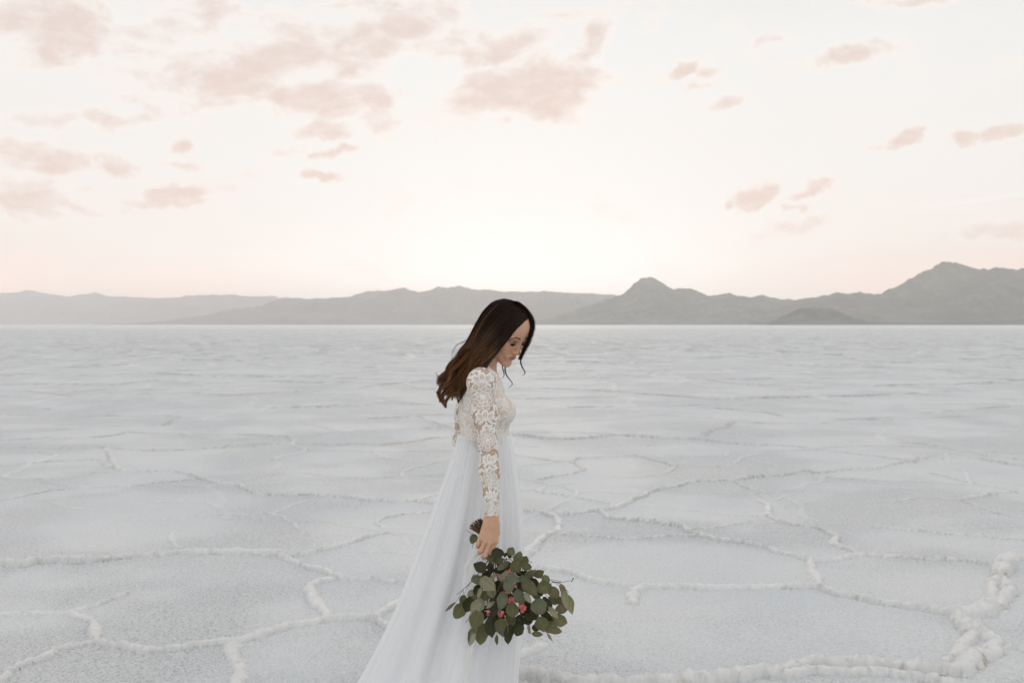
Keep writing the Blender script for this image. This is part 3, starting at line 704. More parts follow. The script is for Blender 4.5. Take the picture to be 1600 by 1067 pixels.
# right hand wrapped round the stems
KN = [P(774.3, 844, 3.566), P(766.6, 847, 3.560), P(759, 845, 3.563), P(752.4, 839.5, 3.570)]
PIP = [P(766.4, 862, 3.566), P(758.3, 867, 3.561), P(751.2, 860, 3.565), P(746.8, 850.5, 3.574)]
MID = [P(763, 868, 3.588), P(755.8, 870, 3.586), P(749.2, 862.5, 3.588), P(746.4, 853.5, 3.592)]
TIP = [P(765.5, 864, 3.606), P(757.5, 865, 3.606), P(752, 857.5, 3.604), P(750.2, 850, 3.604)]
TH = [P(774.5, 818, 3.580), P(775.4, 833, 3.600), P(772, 847, 3.616), P(764, 854, 3.622)]
HANDR = hand(WR, KN, PIP, MID, TIP, TH)
# left hand resting on the far side of the skirt
def frame_hand(Wp, d, n, s):
    kn = [Wp + d * .088 + s * x - n * .0 for x in (.027, .009, -.009, -.026)]
    L = (.040, .044, .041, .032)
    pip = [k + d * l * .95 - n * l * .30 for k, l in zip(kn, L)]; mid = [k + d * l * .45 - n * l * .40 for k, l in zip(pip, L)]
    tip = [k + d * l * .28 - n * l * .38 for k, l in zip(mid, L)]
    th = [Wp + d * .02 + s * .02, Wp + d * .05 + s * .040 - n * .006, Wp + d * .078 + s * .046 - n * .014, Wp + d * .100 + s * .044 - n * .020]
    return hand(Wp, kn, pip, mid, tip, th)
_d = (WL - EL) / np.linalg.norm(WL - EL); _d = _d + np.array([0, 0, -.5]); _d /= np.linalg.norm(_d)
_n = np.cross(_d, (0, 0, 1.)); _n = -_n if _n[1] < 0 else _n; _n /= np.linalg.norm(_n); _s = np.cross(_n, _d); _s = _s if _s[2] > 0 else -_s
HANDL = frame_hand(WL, _d, _n, _s)
ARMR, ARML, TORSO, LOWER, NECKS, FACE = arm(SR, ER, WR), arm(SL, EL, WL), torso(), lower(), neck(), face()
ARMR_F = SDF(); ARMR_F.add(ARMR.prim(), .001); ARMR_F.add(HANDR.prim(), .012)
ARML_F = SDF(); ARML_F.add(ARML.prim(), .001); ARML_F.add(HANDL.prim(), .012)
BODY = SDF()
for g_, k_ in ((TORSO, .01), (LOWER, .04), (NECKS, .03), (FACE, .014), (ARMR_F, .022), (ARML_F, .022)): BODY.add(g_.prim(), k_)
# ------------------------------------------------------------------ body mesh
woman = empty('person', (float(P(757, 700, YC)[0]), YC, 0))
tag(woman, 'woman in white lace-sleeved gown standing side-on, looking down, bouquet in her lowered hand', 'woman')
def in_head(V):
    q = (V - HO) @ HM.T; return q[:, 0], q[:, 1], q[:, 2]
def build_body():
    V, F = surface(BODY.ev, (-.42, 3.45, -.02), (.13, 4.20, 1.62), .0034)
    V = project(BODY.ev, V, it=1)
    V, F = split(V, F)
    V = project(BODY.ev, V, it=2)
    f, r, u = in_head(V)
    on = (f > .045) & (np.abs(r) < .06) & (u > -.12) & (u < .07)
    # lips
    ru = np.abs(r)
    lip = on * sstep(.0215, .0170, ru) * sstep(.0062, .0048, np.abs(u + .0655 + .05 * ru) - .0022 * (1 - (ru / .024) ** 2)) * sstep(.074, .080, f)
    dx = (ru - .0310) / .0170; dz = (u - .0020) / .0100
    eye = on * np.exp(-(dx ** 2 + dz ** 2) ** 1.2 * .8)
    blush = on * np.exp(-(((ru - .040) / .020) ** 2 + ((u + .030) / .020) ** 2))
    o = mesh_obj('body', V, F, skin_mat(), woman, True, {'lip': lip, 'eyeshadow': eye, 'blush': blush})
    return o
def skin_mat():
    m, t, b = material('skin')
    v = t.new('ShaderNodeTexCoord').outputs['Object']
    n = t.noise(v, 28, 4, .6)
    c = t.mix(n, rgb(.49, .275, .170), rgb(.60, .365, .245))
    c = t.mix(t.math('MULTIPLY', t.attr('blush').outputs['Fac'], .55), c, rgb(.58, .25, .17))
    c = t.mix(t.math('MULTIPLY', t.attr('eyeshadow').outputs['Fac'], .85), c, rgb(.10, .042, .022))
    c = t.mix(t.math('MULTIPLY', t.attr('lip').outputs['Fac'], .9), c, rgb(.36, .115, .090))
    t.link(c, b.inputs['Base Color']); b.inputs['Roughness'].default_value = .48
    b.inputs['Subsurface Weight'].default_value = .12; b.inputs['Subsurface Radius'].default_value = (.012, .005, .003); b.inputs['Subsurface Scale'].default_value = 1.0
    b.inputs['Specular IOR Level'].default_value = .35
    bm = t.new('ShaderNodeBump'); t.link(t.noise(v, 260, 3, .6), bm.inputs['Height']); bm.inputs['Distance'].default_value = .0006; bm.inputs['Strength'].default_value = .35
    t.link(bm.outputs[0], b.inputs['Normal'])
    return m
BODYOBJ = build_body()

def tubes(paths, radii, sides=4, taper=None):
    """paths (n,k,3) -> joined thin tubes with a per-vertex t along the strand"""
    paths = np.asarray(paths); n, k, _ = paths.shape
    T = np.gradient(paths, axis=1); T /= np.linalg.norm(T, axis=2, keepdims=True) + 1e-9
    ref = np.array([.13, .91, .39]); A = np.cross(T, ref); A /= np.linalg.norm(A, axis=2, keepdims=True) + 1e-9; Bn = np.cross(T, A)
    radii = np.asarray(radii); rr = radii if radii.ndim == 2 else radii[:, None] * np.ones(k)
    V = np.zeros((n, k, sides, 3))
    for s in range(sides):
        a = 2 * pi * s / sides; V[:, :, s] = paths + rr[..., None] * (cos(a) * A + sin(a) * Bn)
    i = np.arange(n * k * sides).reshape(n, k, sides); F = []
    for s in range(sides):
        s2 = (s + 1) % sides
        F.append(np.stack([i[:, :-1, s], i[:, :-1, s2], i[:, 1:, s2], i[:, 1:, s]], -1).reshape(-1, 4))
    tt = np.tile(np.linspace(0, 1, k)[None, :, None], (n, 1, sides)).ravel()
    return V.reshape(-1, 3), np.vstack(F), tt

# lashes and brows
def face_hairs():
    m, t, b = material('dark_brow_hair'); b.inputs['Base Color'].default_value = rgb(.010, .006, .004); b.inputs['Roughness'].default_value = .9; b.inputs['Specular IOR Level'].default_value = 0
    def onface(f, r, u):
        p = hd(f, r, u)[None]; return project(FACE.ev, p, it=6)[0]
    for s in (1, -1):
        ps = []; rd = []
        for k in range(46):
            a = k / 45; r = s * (.013 + .034 * a); u = .0185 + .0065 * math.sin(pi * min(1, a * 1.25) * .62) - .006 * max(0, a - .55) / .45 * 1.3
            for j in range(3):
                du = (j - 1) * .0013 * (1 - .6 * a); p0 = onface(.083 - .18 * max(0, abs(r) - .02), r, u + du)
                d = s * HR * (.0045 + .003 * a) + HU * (.003 * (1 - a) - .0015 * a)
                p1 = p0 + HF * .0007; p2 = p0 + d + HF * .0010
                ps.append([p1, (p1 + p2) / 2 + HF * .0002, p2]); rd.append([.0008, .0006, .0002])
        V, F, tt = tubes(ps, np.array(rd), 3); mesh_obj('eyebrow', V, F, m, woman)
        ps = []; rd = []
        # lid line and downward lashes
        line = [onface(.084, s * (.0175 + .0275 * a), -.0055 - .0030 * math.sin(pi * a)) + HF * .0004 for a in np.linspace(0, 1, 12)]
        V0, F0, _ = tubes([line], np.array([[.0005] + [.0013] * 10 + [.0008]]), 5)
        for k in range(34):
            a = k / 33; p0 = onface(.084, s * (.0175 + .0275 * a), -.0055 - .0030 * math.sin(pi * a))
            L = .0088 * (.6 + .6 * a)
            d = HF * .75 - HU * .55 + s * HR * (-.25 + .9 * a)
            p1 = p0 + d * L * .5 - HU * .001; p2 = p0 + d * L + HU * .0008
            ps.append([p0, p1, p2]); rd.append([.0007, .0005, .0002])
        V, F, _ = tubes(ps, np.array(rd), 3)
        mesh_obj('eyelashes', np.vstack([V0, V]), np.vstack([F0, F + len(V0)]), m, woman)
face_hairs()

# ------------------------------------------------------------------ lace
def petal(o, u, v, cx, cy, ang, a, b, w=.0013, fill=.27, vein=True):
    """draw one outlined petal over what is there; ang = the way it points, a = length, b = width"""
    mk = np.nonzero((np.abs(u - cx) < a) & (np.abs(v - cy) < a))[0]
    if len(mk) == 0: return
    x, y = u[mk] - cx, v[mk] - cy; c, s = cos(ang), sin(ang); X = (x * c + y * s) / (a / 2); Y = (-x * s + y * c) / (b / 2)
    Y = Y / (1.0 + .32 * X); r = np.hypot(X, Y); ww = w / (min(a, b) / 2)
    ins = r < 1.0 + ww
    val = np.full(len(mk), fill)
    if vein: val = np.maximum(val, .85 * np.exp(-(Y / (ww * .7)) ** 2) * (X < .4)); val = np.maximum(val, .5 * np.exp(-((r - .58) / (ww * .8)) ** 2))
    val = np.maximum(val, np.exp(-((r - .95) / ww) ** 2))
    o[mk] = np.where(ins, val, o[mk])
def lace_rose(o, u, v, cx, cy, R, n=9, ph=0.0):
    for rad, nn, ln, off in ((.72, n + 1, .62, 0), (.50, n - 1, .52, .4), (.28, n - 3, .42, .9)):
        for k in range(nn):
            a = ph + off + 2 * pi * (k + .22 * math.sin(k * 5.1 + R * 900 + rad * 7)) / nn; jt = 1 + .16 * math.sin(k * 3.7 + cx * 300 + rad * 11)
            petal(o, u, v, cx + cos(a) * rad * R * jt, cy + sin(a) * rad * R * jt, a + .2 * math.sin(k * 2.3 + cy * 200), ln * R * jt, 2 * pi * rad / nn * R * 1.08 * (2 - jt))
    d = np.hypot(u - cx, v - cy); o[(d < R * .17) & (np.sin(u * 1500) * np.sin(v * 1500) > -.25)] = .95
def lace_tulip(o, u, v, cx, cy, R):
    for a, L, b in ((-155, 1.0, .40), (-25, 1.0, .40), (-130, 1.35, .5), (-50, 1.35, .5), (-92, 1.25, .55)):
        a = radians(a); petal(o, u, v, cx + cos(a) * L * R * .5, cy + sin(a) * L * R * .5 + .35 * R, a, L * R, b * R, .0017, .24)
    for dx, dy, a in ((-.55, .55, 160), (.5, .6, 25), (0, .8, 90), (-.25, 1.05, 130), (.3, 1.1, 50)):
        petal(o, u, v, cx + dx * R, cy + dy * R, radians(a), .5 * R, .26 * R, .0012, .5)
def lace_pattern(u, v, motifs):
    net = .12 + .22 * np.maximum(np.abs(np.sin(u * 1100 + v * 600)), np.abs(np.sin(u * 1100 - v * 600))) ** 6 + .10 * vn(u * 500, v * 500, 3)
    L = net.copy()
    rs = np.random.RandomState(12)
    u0, u1, v0, v1 = u.min(), u.max(), v.min(), v.max()
    for k in range(int((u1 - u0) * (v1 - v0) / .00026)):       # small sprigs between the flowers
        petal(L, u, v, rs.uniform(u0, u1), rs.uniform(v0, v1), rs.uniform(0, 6.28), rs.uniform(.010, .018), rs.uniform(.005, .008), .0012, .55, False)
    for kind, cx, cy, R, *e in motifs:
        d = np.hypot(u - cx, v - cy - (0 if kind == 'r' else .0)); L[d < R * .95] = net[d < R * .95]
    for kind, cx, cy, R, *e in motifs:
        (lace_rose if kind == 'r' else lace_tulip)(L, u, v, cx, cy, R, *e)
    return np.clip(L, 0, 1)
def lace_mat(name, lining, sheer):
    m, t, b = material(name)
    L = t.attr('lace').outputs['Fac']; v = t.new('ShaderNodeTexCoord').outputs['Object']
    th = t.ss(L, .15, .70)
    c = t.mix(th, rgb(*lining), rgb(.83, .81, .78))
    t.link(c, b.inputs['Base Color']); b.inputs['Roughness'].default_value = .8; b.inputs['Specular IOR Level'].default_value = .2
    b.inputs['Sheen Weight'].default_value = .15
    bm = t.new('ShaderNodeBump'); t.link(t.math('ADD', L, t.math('MULTIPLY', t.noise(v, 700, 2), .3)), bm.inputs['Height']); bm.inputs['Distance'].default_value = .0022; bm.inputs['Strength'].default_value = .9
    t.link(bm.outputs[0], b.inputs['Normal'])
    if sheer:
        tr = t.new('ShaderNodeBsdfTransparent'); mx = t.new('ShaderNodeMixShader')
        t.link(t.ss(L, .10, .60, .38, .97), mx.inputs[0]); t.link(tr.outputs[0], mx.inputs[1]); t.link(b.outputs[0], mx.inputs[2])
        o = t.n['Material Output']; t.link(mx.outputs[0], o.inputs['Surface'])
    return m
def arm_uv(V, S, E, Wr):
    L1 = np.linalg.norm(E - S)
    def along(A, B, V):
        d = (B - A); L = np.linalg.norm(d); t = ((V - A) @ d) / L; return t, A + np.clip(t, -.2, L)[:, None] * (d / L)
    t1, q1 = along(S, E, V); t2, q2 = along(E, Wr, V)
    sel = t1 < L1
    v = np.where(sel, t1, L1 + np.maximum(t2, 0)); q = np.where(sel[:, None], q1, q2)
    dlt = V - q; u = np.arctan2(dlt[:, 0], -dlt[:, 1]) * .036
    return u, v
SLV_END = np.linalg.norm(ER - SR) + np.linalg.norm(WR - ER) + .001
MOT_ARM = [('t', .004, .002, .030), ('r', .000, .064, .047, 10, .2), ('t', .002, .142, .029), ('r', .001, .222, .036, 9, .5), ('t', .002, .295, .026),
           ('r', .004, .362, .032, 9, 0.), ('t', .000, .418, .020), ('r', -.002, .462, .028, 8, .4), ('r', .05, .462, .028, 8, .1), ('r', -.05, .455, .026, 8, .9),
           ('r', -.062, .02, .030, 8, .3), ('t', -.055, .10, .022), ('r', -.066, .155, .026, 8, .7), ('r', .068, .03, .028, 8, .2), ('t', .060, .11, .022), ('r', .066, .17, .026, 8, .1),
           ('t', -.058, .22, .022), ('r', -.064, .29, .024, 8, .5), ('t', .058, .24, .022), ('r', .062, .31, .024, 8, .6), ('t', -.05, .36, .02), ('t', .05, .38, .02),
           ('r', .1, .1, .03, 8, .2), ('r', -.1, .1, .03, 8, .2), ('r', .1, .25, .03, 8, .2), ('r', -.1, .25, .03, 8, .2)]
GARM = SDF(); GARM.add(TORSO.prim(), .001); GARM.add(NECKS.prim(), .02); GARM.add(ARMR.prim(), .016); GARM.add(ARML.prim(), .016)
def build_top():
    iso = .0055
    V, F = surface(GARM.ev, (-.42, 3.45, .80), (.13, 4.20, 1.40), .0030, iso)
    V = project(GARM.ev, V, iso, it=1); V, F = split(V, F); V = project(GARM.ev, V, iso, it=2)
    # sleeve or bodice: by which part of the body is nearest
    dR, dL, dT = ARMR.ev(V), ARML.ev(V), TORSO.ev(V)
    uR, vR = arm_uv(V, SR, ER, WR); uL, vL = arm_uv(V, SL, EL, WL)
    LL = np.linalg.norm(EL - SL) + np.linalg.norm(WL - EL)
    # neckline: the collar plane runs from the nape to the collar bone
    c0, c1 = P(757, 564, YC), P(774, 580, YC); d = c1 - c0; nrm = np.array([-d[2], 0, d[0]]); nrm /= np.linalg.norm(nrm)
    up = (V - (c0 + c1) / 2) @ nrm
    zw = P(757, 684, YC)[2] + .006 * np.abs(np.sin(V[:, 0] * 210)) * 0
    wav = .0035 * np.abs(np.sin(uR / .036 * 3.1 + .6))
    isR = (dR < dT) ; isL = (dL < dT) & ~isR
    bod = ~isR & ~isL
    okR = isR & (vR < SLV_END - wav); okL = isL & (vL < LL - .004 * np.abs(np.sin(uL * 90)))
    okB = bod & (up < 0) & (V[:, 2] > zw)
    okR &= up < 0
    u = np.arctan2(V[:, 0] - P(757, 650, YC)[0], -(V[:, 1] - YC)) * .115; v = P(757, 590, YC)[2] - V[:, 2]
    side = np.abs(V[:, 1] - YC) > .0
    rs = np.random.RandomState(4); mot = []
    for i in range(-5, 6):
        for j in range(0, 5):
            x = i * .066 + (.033 if j % 2 else 0) + rs.uniform(-.006, .006); y = -.02 + j * .056 + rs.uniform(-.006, .006)
            mot.append(('r' if (i + j) % 2 == 0 else 't', x, y, rs.uniform(.026, .031) if (i + j) % 2 == 0 else .022) + ((8, rs.uniform(0, 3)) if (i + j) % 2 == 0 else ()))
    Lb = lace_pattern(u, v, mot)
    Lb = np.maximum(Lb, .95 * np.exp(-((up + .003) / .003) ** 2))
    Lb = np.maximum(Lb, .6 * np.exp(-((V[:, 2] - zw - .004) / .005) ** 2))
    la = lace_pattern(uR, vR, MOT_ARM); edge = SLV_END - wav - vR
    la = np.maximum(la, .95 * np.exp(-((edge - .0015) / .0022) ** 2)); la = np.maximum(la, .95 * np.exp(-((dT - dR - .001) / .004) ** 2) * (vR < .10)); la = np.maximum(la, .9 * np.exp(-((up + .003) / .003) ** 2))
    ll = lace_pattern(uL, vL, MOT_ARM)
    out = []
    for nm, ok, Lc, mt in (('lace_bodice', okB, Lb, lace_mat('lace_over_nude_lining', (.68, .57, .46), False)),
                           ('lace_sleeve', okR, la, lace_mat('sheer_lace', (.70, .56, .44), True)), ('lace_sleeve', okL, ll, None)):
        fm = ok[F].sum(1) >= 3
        V2, F2, used = keep_faces(V, F, fm)
        if mt is None: mt = bpy.data.materials['sheer_lace']
        out.append(mesh_obj(nm, V2, F2, mt, woman, True, {'lace': Lc[used]}))
    return out
build_top()

# ------------------------------------------------------------------ skirt
ROWS = np.array([  # photo y, back edge x, front edge x, half depth
 (678,716,798,.118),(690,713,801,.122),(720,704,805,.128),(760,689,811,.140),(800,674,815.5,.158),(850,656,818,.180),(900,637,816.5,.205),
 (950,617,813,.235),(1010,589,809,.275),(1067,558,804,.32),(1095,541,801,.35),(1113,527,800,.37)], float)
def skirt(name, mat, shrink, seed, amp, nth=900, nt=300, z0=0.0):
    py = np.linspace(678, 1112.5, nt)
    ip = lambda c: np.interp(py, ROWS[:, 0], ROWS[:, c])
    def smooth(a):
        k = 13; pad = np.concatenate([np.full(k, a[0]) - np.arange(k, 0, -1) * (a[1] - a[0]), a, np.full(k, a[-1]) + np.arange(1, k + 1) * (a[-1] - a[-2])])
        return np.convolve(pad, np.ones(2 * k + 1) / (2 * k + 1), 'valid')
    xb, xf, hd_ = smooth(ip(1)), smooth(ip(2)), smooth(ip(3))
    xb, xf = xb + shrink, xf - shrink * .8; hd_ = hd_ - shrink * .0018
    pts = np.array([P(757, y, YC) for y in py]); Z = pts[:, 2]; Z = Z - (Z[-1] - .004 - z0) * sstep(900, 1112, py)
    XB = np.array([P(x, y, YC)[0] for x, y in zip(xb, py)]); XF = np.array([P(x, y, YC)[0] for x, y in zip(xf, py)])
    th = np.linspace(0, 2 * pi, nth, endpoint=False); t = (py - 678) / (1112 - 678)
    TH, TT = np.meshgrid(th, t)
    cx = ((XB + XF) / 2)[:, None]; rx = ((XF - XB) / 2)[:, None]; ry = hd_[:, None]
    ct, st = np.cos(TH), np.sin(TH)
    # fan of the train: folds run from the waist outwards
    wob = .30 * fbm(TH * 0 + 2, TT * 1.5 + 3, 8, 2)
    a = TH / (2 * pi)
    def per(freq, sd, dr=0):
        ang = a + wob * .035 + dr
        w = (ang % 1) * freq; i0 = np.floor(w); f = w - i0; f = f * f * (3 - 2 * f)
        return (_hash(i0 % freq, TT * 0 + 1, sd) * (1 - f) + _hash((i0 + 1) % freq, TT * 0 + 1, sd) * f) * 2 - 1
    fine = per(150, seed + 1) * .5 + per(90, seed + 2) * .5
    med = per(44, 6); big = per(15, 5)
    A = amp * ((.0014 * (1 - TT) + .0012) * fine + (.0030 + .0150 * TT) * med * sstep(0, .20, TT) + .050 * TT ** 1.2 * big)
    A += amp * .004 * fbm(TH * 5, TT * 9, seed + 7, 3) * sstep(.1, .5, TT)
    A *= (.25 + .75 * np.abs(st) ** .6) * 1.0      # silhouette stays clean
    X = cx + (rx + A) * ct; Y = YC + .012 * TT + (ry + A) * st; Zg = Z[:, None] + 0 * TH
    # the hem spreads and breaks on the ground
    Zg = Zg + .004 * np.abs(big) * sstep(.93, 1, TT)
    gather = sstep(.05, 0, TT); Zg = Zg + gather * .002 * fine
    V = np.stack([X, Y, Zg], -1).reshape(-1, 3)
    i = np.arange(nt * nth).reshape(nt, nth); j = np.roll(i, -1, 1)
    F = np.stack([i[1:], j[1:], j[:-1], i[:-1]], -1).reshape(-1, 4)
    return mesh_obj(name, V, F, mat, woman, True)
def cloth_mat(name, c, transl, alpha):
    m, t, b = material(name)
    v = t.new('ShaderNodeTexCoord').outputs['Object']
    t.link(t.mix(t.noise(v, 3, 3), rgb(c[0] * .98, c[1] * .985, c[2]), rgb(*c)), b.inputs['Base Color']); b.inputs['Roughness'].default_value = .75
    b.inputs['Specular IOR Level'].default_value = .15; b.inputs['Sheen Weight'].default_value = .25; b.inputs['Sheen Roughness'].default_value = .4
    mp = t.new('ShaderNodeMapping'); t.link(v, mp.inputs[0]); mp.inputs[3].default_value = (60, 60, 4)
    bm = t.new('ShaderNodeBump'); t.link(t.noise(mp.outputs[0], 1, 4, .6), bm.inputs['Height']); bm.inputs['Distance'].default_value = .0015; bm.inputs['Strength'].default_value = .2
    t.link(bm.outputs[0], b.inputs['Normal'])
    tl = t.new('ShaderNodeBsdfTranslucent'); tl.inputs[0].default_value = rgb(*c); mx = t.new('ShaderNodeMixShader'); mx.inputs[0].default_value = transl
    t.link(b.outputs[0], mx.inputs[1]); t.link(tl.outputs[0], mx.inputs[2]); out = mx.outputs[0]
    if alpha < 1:
        # sheer weave: more opaque where seen edge-on
        lw = t.new('ShaderNodeLayerWeight'); lw.inputs[0].default_value = .35
        fac = t.math('ADD', t.math('MULTIPLY', lw.outputs['Facing'], 1 - alpha), alpha, clamp=True)
        tr = t.new('ShaderNodeBsdfTransparent'); m2 = t.new('ShaderNodeMixShader'); t.link(fac, m2.inputs[0]); t.link(tr.outputs[0], m2.inputs[1]); t.link(out, m2.inputs[2]); out = m2.outputs[0]
    t.link(out, t.n['Material Output'].inputs['Surface'])
    return m
skirt('skirt', cloth_mat('white_chiffon', (.905, .912, .918), .34, .52), 0, 101, 1.0)
skirt('underskirt', cloth_mat('white_lining', (.86, .86, .86), .15, 1), 6, 202, 1.0, 600, 220, .004)
# ------------------------------------------------------------------ hair
HAIRV = SDF()
HAIRV.add(hell((-.016, 0, .034), (.097, .079, .086)), .001)
for a, b, ra, rb in (((790,500,3.81), (768,537,3.80), .040, .044), ((768,537,3.80), (744,572,3.79), .044, .043), ((744,572,3.79), (722,600,3.785), .041, .030), ((722,600,3.785), (708,614,3.79), .030, .020),
                     ((772,507,3.87), (747,547,3.86), .064, .054), ((747,547,3.86), (724,582,3.85), .052, .042), ((722,582,3.85), (704,608,3.84), .042, .026)):
    HAIRV.add(cap(P(*a), P(*b), ra, rb), .02)
# keep the face clear
HAIRV.add(hell((.093, -.002, -.040), (.064, .060, .086)), .006, -1)
HAIRV.add(hell((.088, -.012, .022), (.046, .050, .056)), .008, -1)
HAIRV.add(cap(P(812, 484, 3.885), P(826.5, 500, 3.885), .016, .014), .006)
HAIRV.add(cap(P(826.5, 500, 3.885), P(828, 520, 3.88), .014, .009), .004)
def hair_mat():
    m, t, b = material('dark_wavy_hair')
    tt = t.attr('along').outputs['Fac']; rn = t.attr('rand').outputs['Fac']
    c = t.mix(t.math('MULTIPLY', t.ss(tt, .34, .92), t.ss(rn, .0, .8, .18, 1.1)), rgb(.0075, .0038, .0022), rgb(.19, .086, .036))
    c = t.mix(t.math('MULTIPLY', t.ss(rn, .55, 1), t.ss(tt, .15, .9, .10, .8)), c, rgb(.38, .19, .085))
    t.link(c, b.inputs['Base Color']); b.inputs['Roughness'].default_value = .40; b.inputs['Specular IOR Level'].default_value = .32; b.inputs['IOR'].default_value = 1.25
    tl = t.new('ShaderNodeBsdfTranslucent'); t.link(t.mix(.5, c, rgb(.35, .13, .04)), tl.inputs[0]); mx = t.new('ShaderNodeMixShader')
    t.link(t.ss(tt, .3, 1, .04, .22), mx.inputs[0]); t.link(b.outputs[0], mx.inputs[1]); t.link(tl.outputs[0], mx.inputs[2])
    t.link(mx.outputs[0], t.n['Material Output'].inputs['Surface'])
    return m
HM_ = hair_mat()
def poly_at(pts, t):
    """smooth sample of a guide (Catmull-Rom through arc-length parameter)"""
    pts = np.asarray(pts, float); seg = np.linalg.norm(np.diff(pts[:, :2], axis=0), axis=1); s = np.concatenate([[0], np.cumsum(seg)]); s /= s[-1]
    out = np.stack([np.interp(t, s, pts[:, k]) for k in range(pts.shape[1])], -1)
    for _ in range(3): out[1:-1] = .25 * out[:-2] + .5 * out[1:-1] + .25 * out[2:]
    return out
GUIDES = [  # near side of the head, from the face edge to the outer back edge (photo x, y)
 [(825.5,497),(817,505),(805,515),(794,530),(785,542),(776,550),(765,560),(750,573),(735,589),(725,602),(715,614),(707,624)],
 [(823,489),(812,499),(799,514),(787,531),(773,546),(758,561),(741,576),(726,591),(716,605),(707,618),(701,628)],
 [(819,482),(804,491),(790,508),(776,528),(760,546),(744,562),(728,578),(716,592),(708,606),(702,616),(697,628)],
 [(812,475),(796,483),(779,500),(764,520),(749,541),(733,560),(718,575),(707,588),(700,600),(696,611),(692,622)],
 [(801,470),(781,474),(765,487),(751,509),(739,536),(724,557),(711,572),(702,584),(695,596),(690,606),(688,617)],
 [(788,466.5),(770,470),(756,484),(744.5,503),(735.5,521),(724,544),(711,557),(702,571),(697,588),(690,601),(685,612)],
]
def march(ev, p, d, far=1.0, off=-.003):
    """sphere-trace from p along d to the surface"""
    t = np.zeros(len(p))
    for _ in range(40):
        v = ev(p + t[:, None] * d) - off
        t += np.clip(v, 0, .05) * .9
        if t.max() > far: pass
    hit = (ev(p + t[:, None] * d) - off) < .004
    return p + t[:, None] * d, hit
def strands(n, K=30, seed=1, side=-1):
    rs = np.random.RandomState(seed); S = rs.uniform(0, 1, n) ** .95; tt = np.linspace(0, 1, K)
    G_ = np.stack([poly_at(g, tt) for g in GUIDES])            # (6,K,2)
    x = S * (len(GUIDES) - 1); i = np.minimum(x.astype(int), len(GUIDES) - 2); f = (x - i)[:, None, None]
    C = G_[i] * (1 - f) + G_[i + 1] * f                        # (n,K,2) photo px
    T = tt[None, :] * np.ones((n, 1))
    NL = 11
    cl = np.minimum((S * NL).astype(int), NL - 1); crs = np.random.RandomState(99)
    cph = crs.uniform(0, 6.28, NL); cfr = crs.uniform(.9, 1.25, NL); cam_ = crs.uniform(.8, 1.3, NL)
    env = sstep(.46, .80, T); ph = cph[cl][:, None] + 0 * T
    # every lock is a loose ringlet: strands turn round its centre line, the centre line itself swings
    sc_ = ((cl + .5) / NL) * (len(GUIDES) - 1); ic = np.minimum(sc_.astype(int), len(GUIDES) - 2); fc = (sc_ - ic)[:, None, None]
    CC = G_[ic] * (1 - fc) + G_[ic + 1] * fc
    dC = np.gradient(CC, axis=1); dC /= np.linalg.norm(dC, axis=2, keepdims=True) + 1e-9; nrm = np.stack([-dC[..., 1], dC[..., 0]], -1)
    swing = np.sin(ph + 2 * pi * cfr[cl][:, None] * 2.5 * T) * 7.6 * cam_[cl][:, None]
    rad0 = 5.6 * np.sqrt(rs.uniform(0, 1, n))[:, None] * (1 - .35 * sstep(.8, 1, T)); tw = rs.uniform(0, 2 * pi, n)[:, None]
    tang = tw + 2 * pi * 1.3 * T * cfr[cl][:, None]
    LC = CC + nrm * (swing + rad0 * np.cos(tang))[..., None]
    C = C + rs.normal(0, .7, (n, 1, 2)) * (.15 + .85 * T[..., None])
    C = C * (1 - env[..., None]) + LC * env[..., None]
    ln = .97 - .30 * rs.uniform(0, 1, n)[:, None] ** 1.6 - .04 * crs.uniform(0, 1, NL)[cl][:, None]
    C = C[:, :1] + (C - C[:, :1]) * 1.0
    Yd = np.zeros((n, K))
    lift = (.0005 + .004 * rs.uniform(0, 1, n))[:, None] * (1 + 1.5 * T)
    pts = np.zeros((n, K, 3))
    flat = C.reshape(-1, 2); Ys = 3.3 if side < 0 else 4.4
    d = np.stack([(flat[:, 0] - 800) / FPX, cos(PITCH) - (flat[:, 1] - 533.5) / FPX * sin(PITCH), -sin(PITCH) - (flat[:, 1] - 533.5) / FPX * cos(PITCH)], -1)
    p0 = np.array([0, 0, CAMZ]) + d * (Ys / d[:, 1])[:, None]; dd = d / np.linalg.norm(d, axis=1)[:, None] * (-side)
    evh = lambda p: np.minimum(HAIRV.ev(p), FACE.ev(p) - .0055); h, ok = march(evh, p0, dd, 1.0); Yh = np.where(ok, h[:, 1], np.nan).reshape(n, K)
    # strands that leave the volume keep the depth of the last point on it
    for k in range(K):
        bad = np.isnan(Yh[:, k]) | (Yh[:, k] > 3.90 if side < 0 else Yh[:, k] < 3.75)
        prev = Yh[:, k - 1] if k else np.full(n, 3.84)
        Yh[:, k] = np.where(bad, prev, Yh[:, k])
    for _ in range(3): Yh[:, 1:-1] = .25 * Yh[:, :-2] + .5 * Yh[:, 1:-1] + .25 * Yh[:, 2:]
    Yh = Yh + side * (lift) + (np.cos(ph + 2 * pi * 2.5 * cfr[cl][:, None] * T) * .014 + rad0 * np.sin(tang) * .0022) * env
    q = np.array([0, 0, CAMZ]) + d * (Yh.ravel() / d[:, 1])[:, None]
    q = q.reshape(n, K, 3)
    # trim lengths
    for a in range(n):
        if ln[a, 0] < 1:
            tn = tt * ln[a, 0]; q[a] = np.stack([np.interp(tn, tt, q[a][:, c]) for c in range(3)], -1)
    rad = (rs.uniform(.00045, .0010, n)[:, None] * (1 - .85 * sstep(.62, 1, T)))
    return q, rad, rs.uniform(0, 1, n)
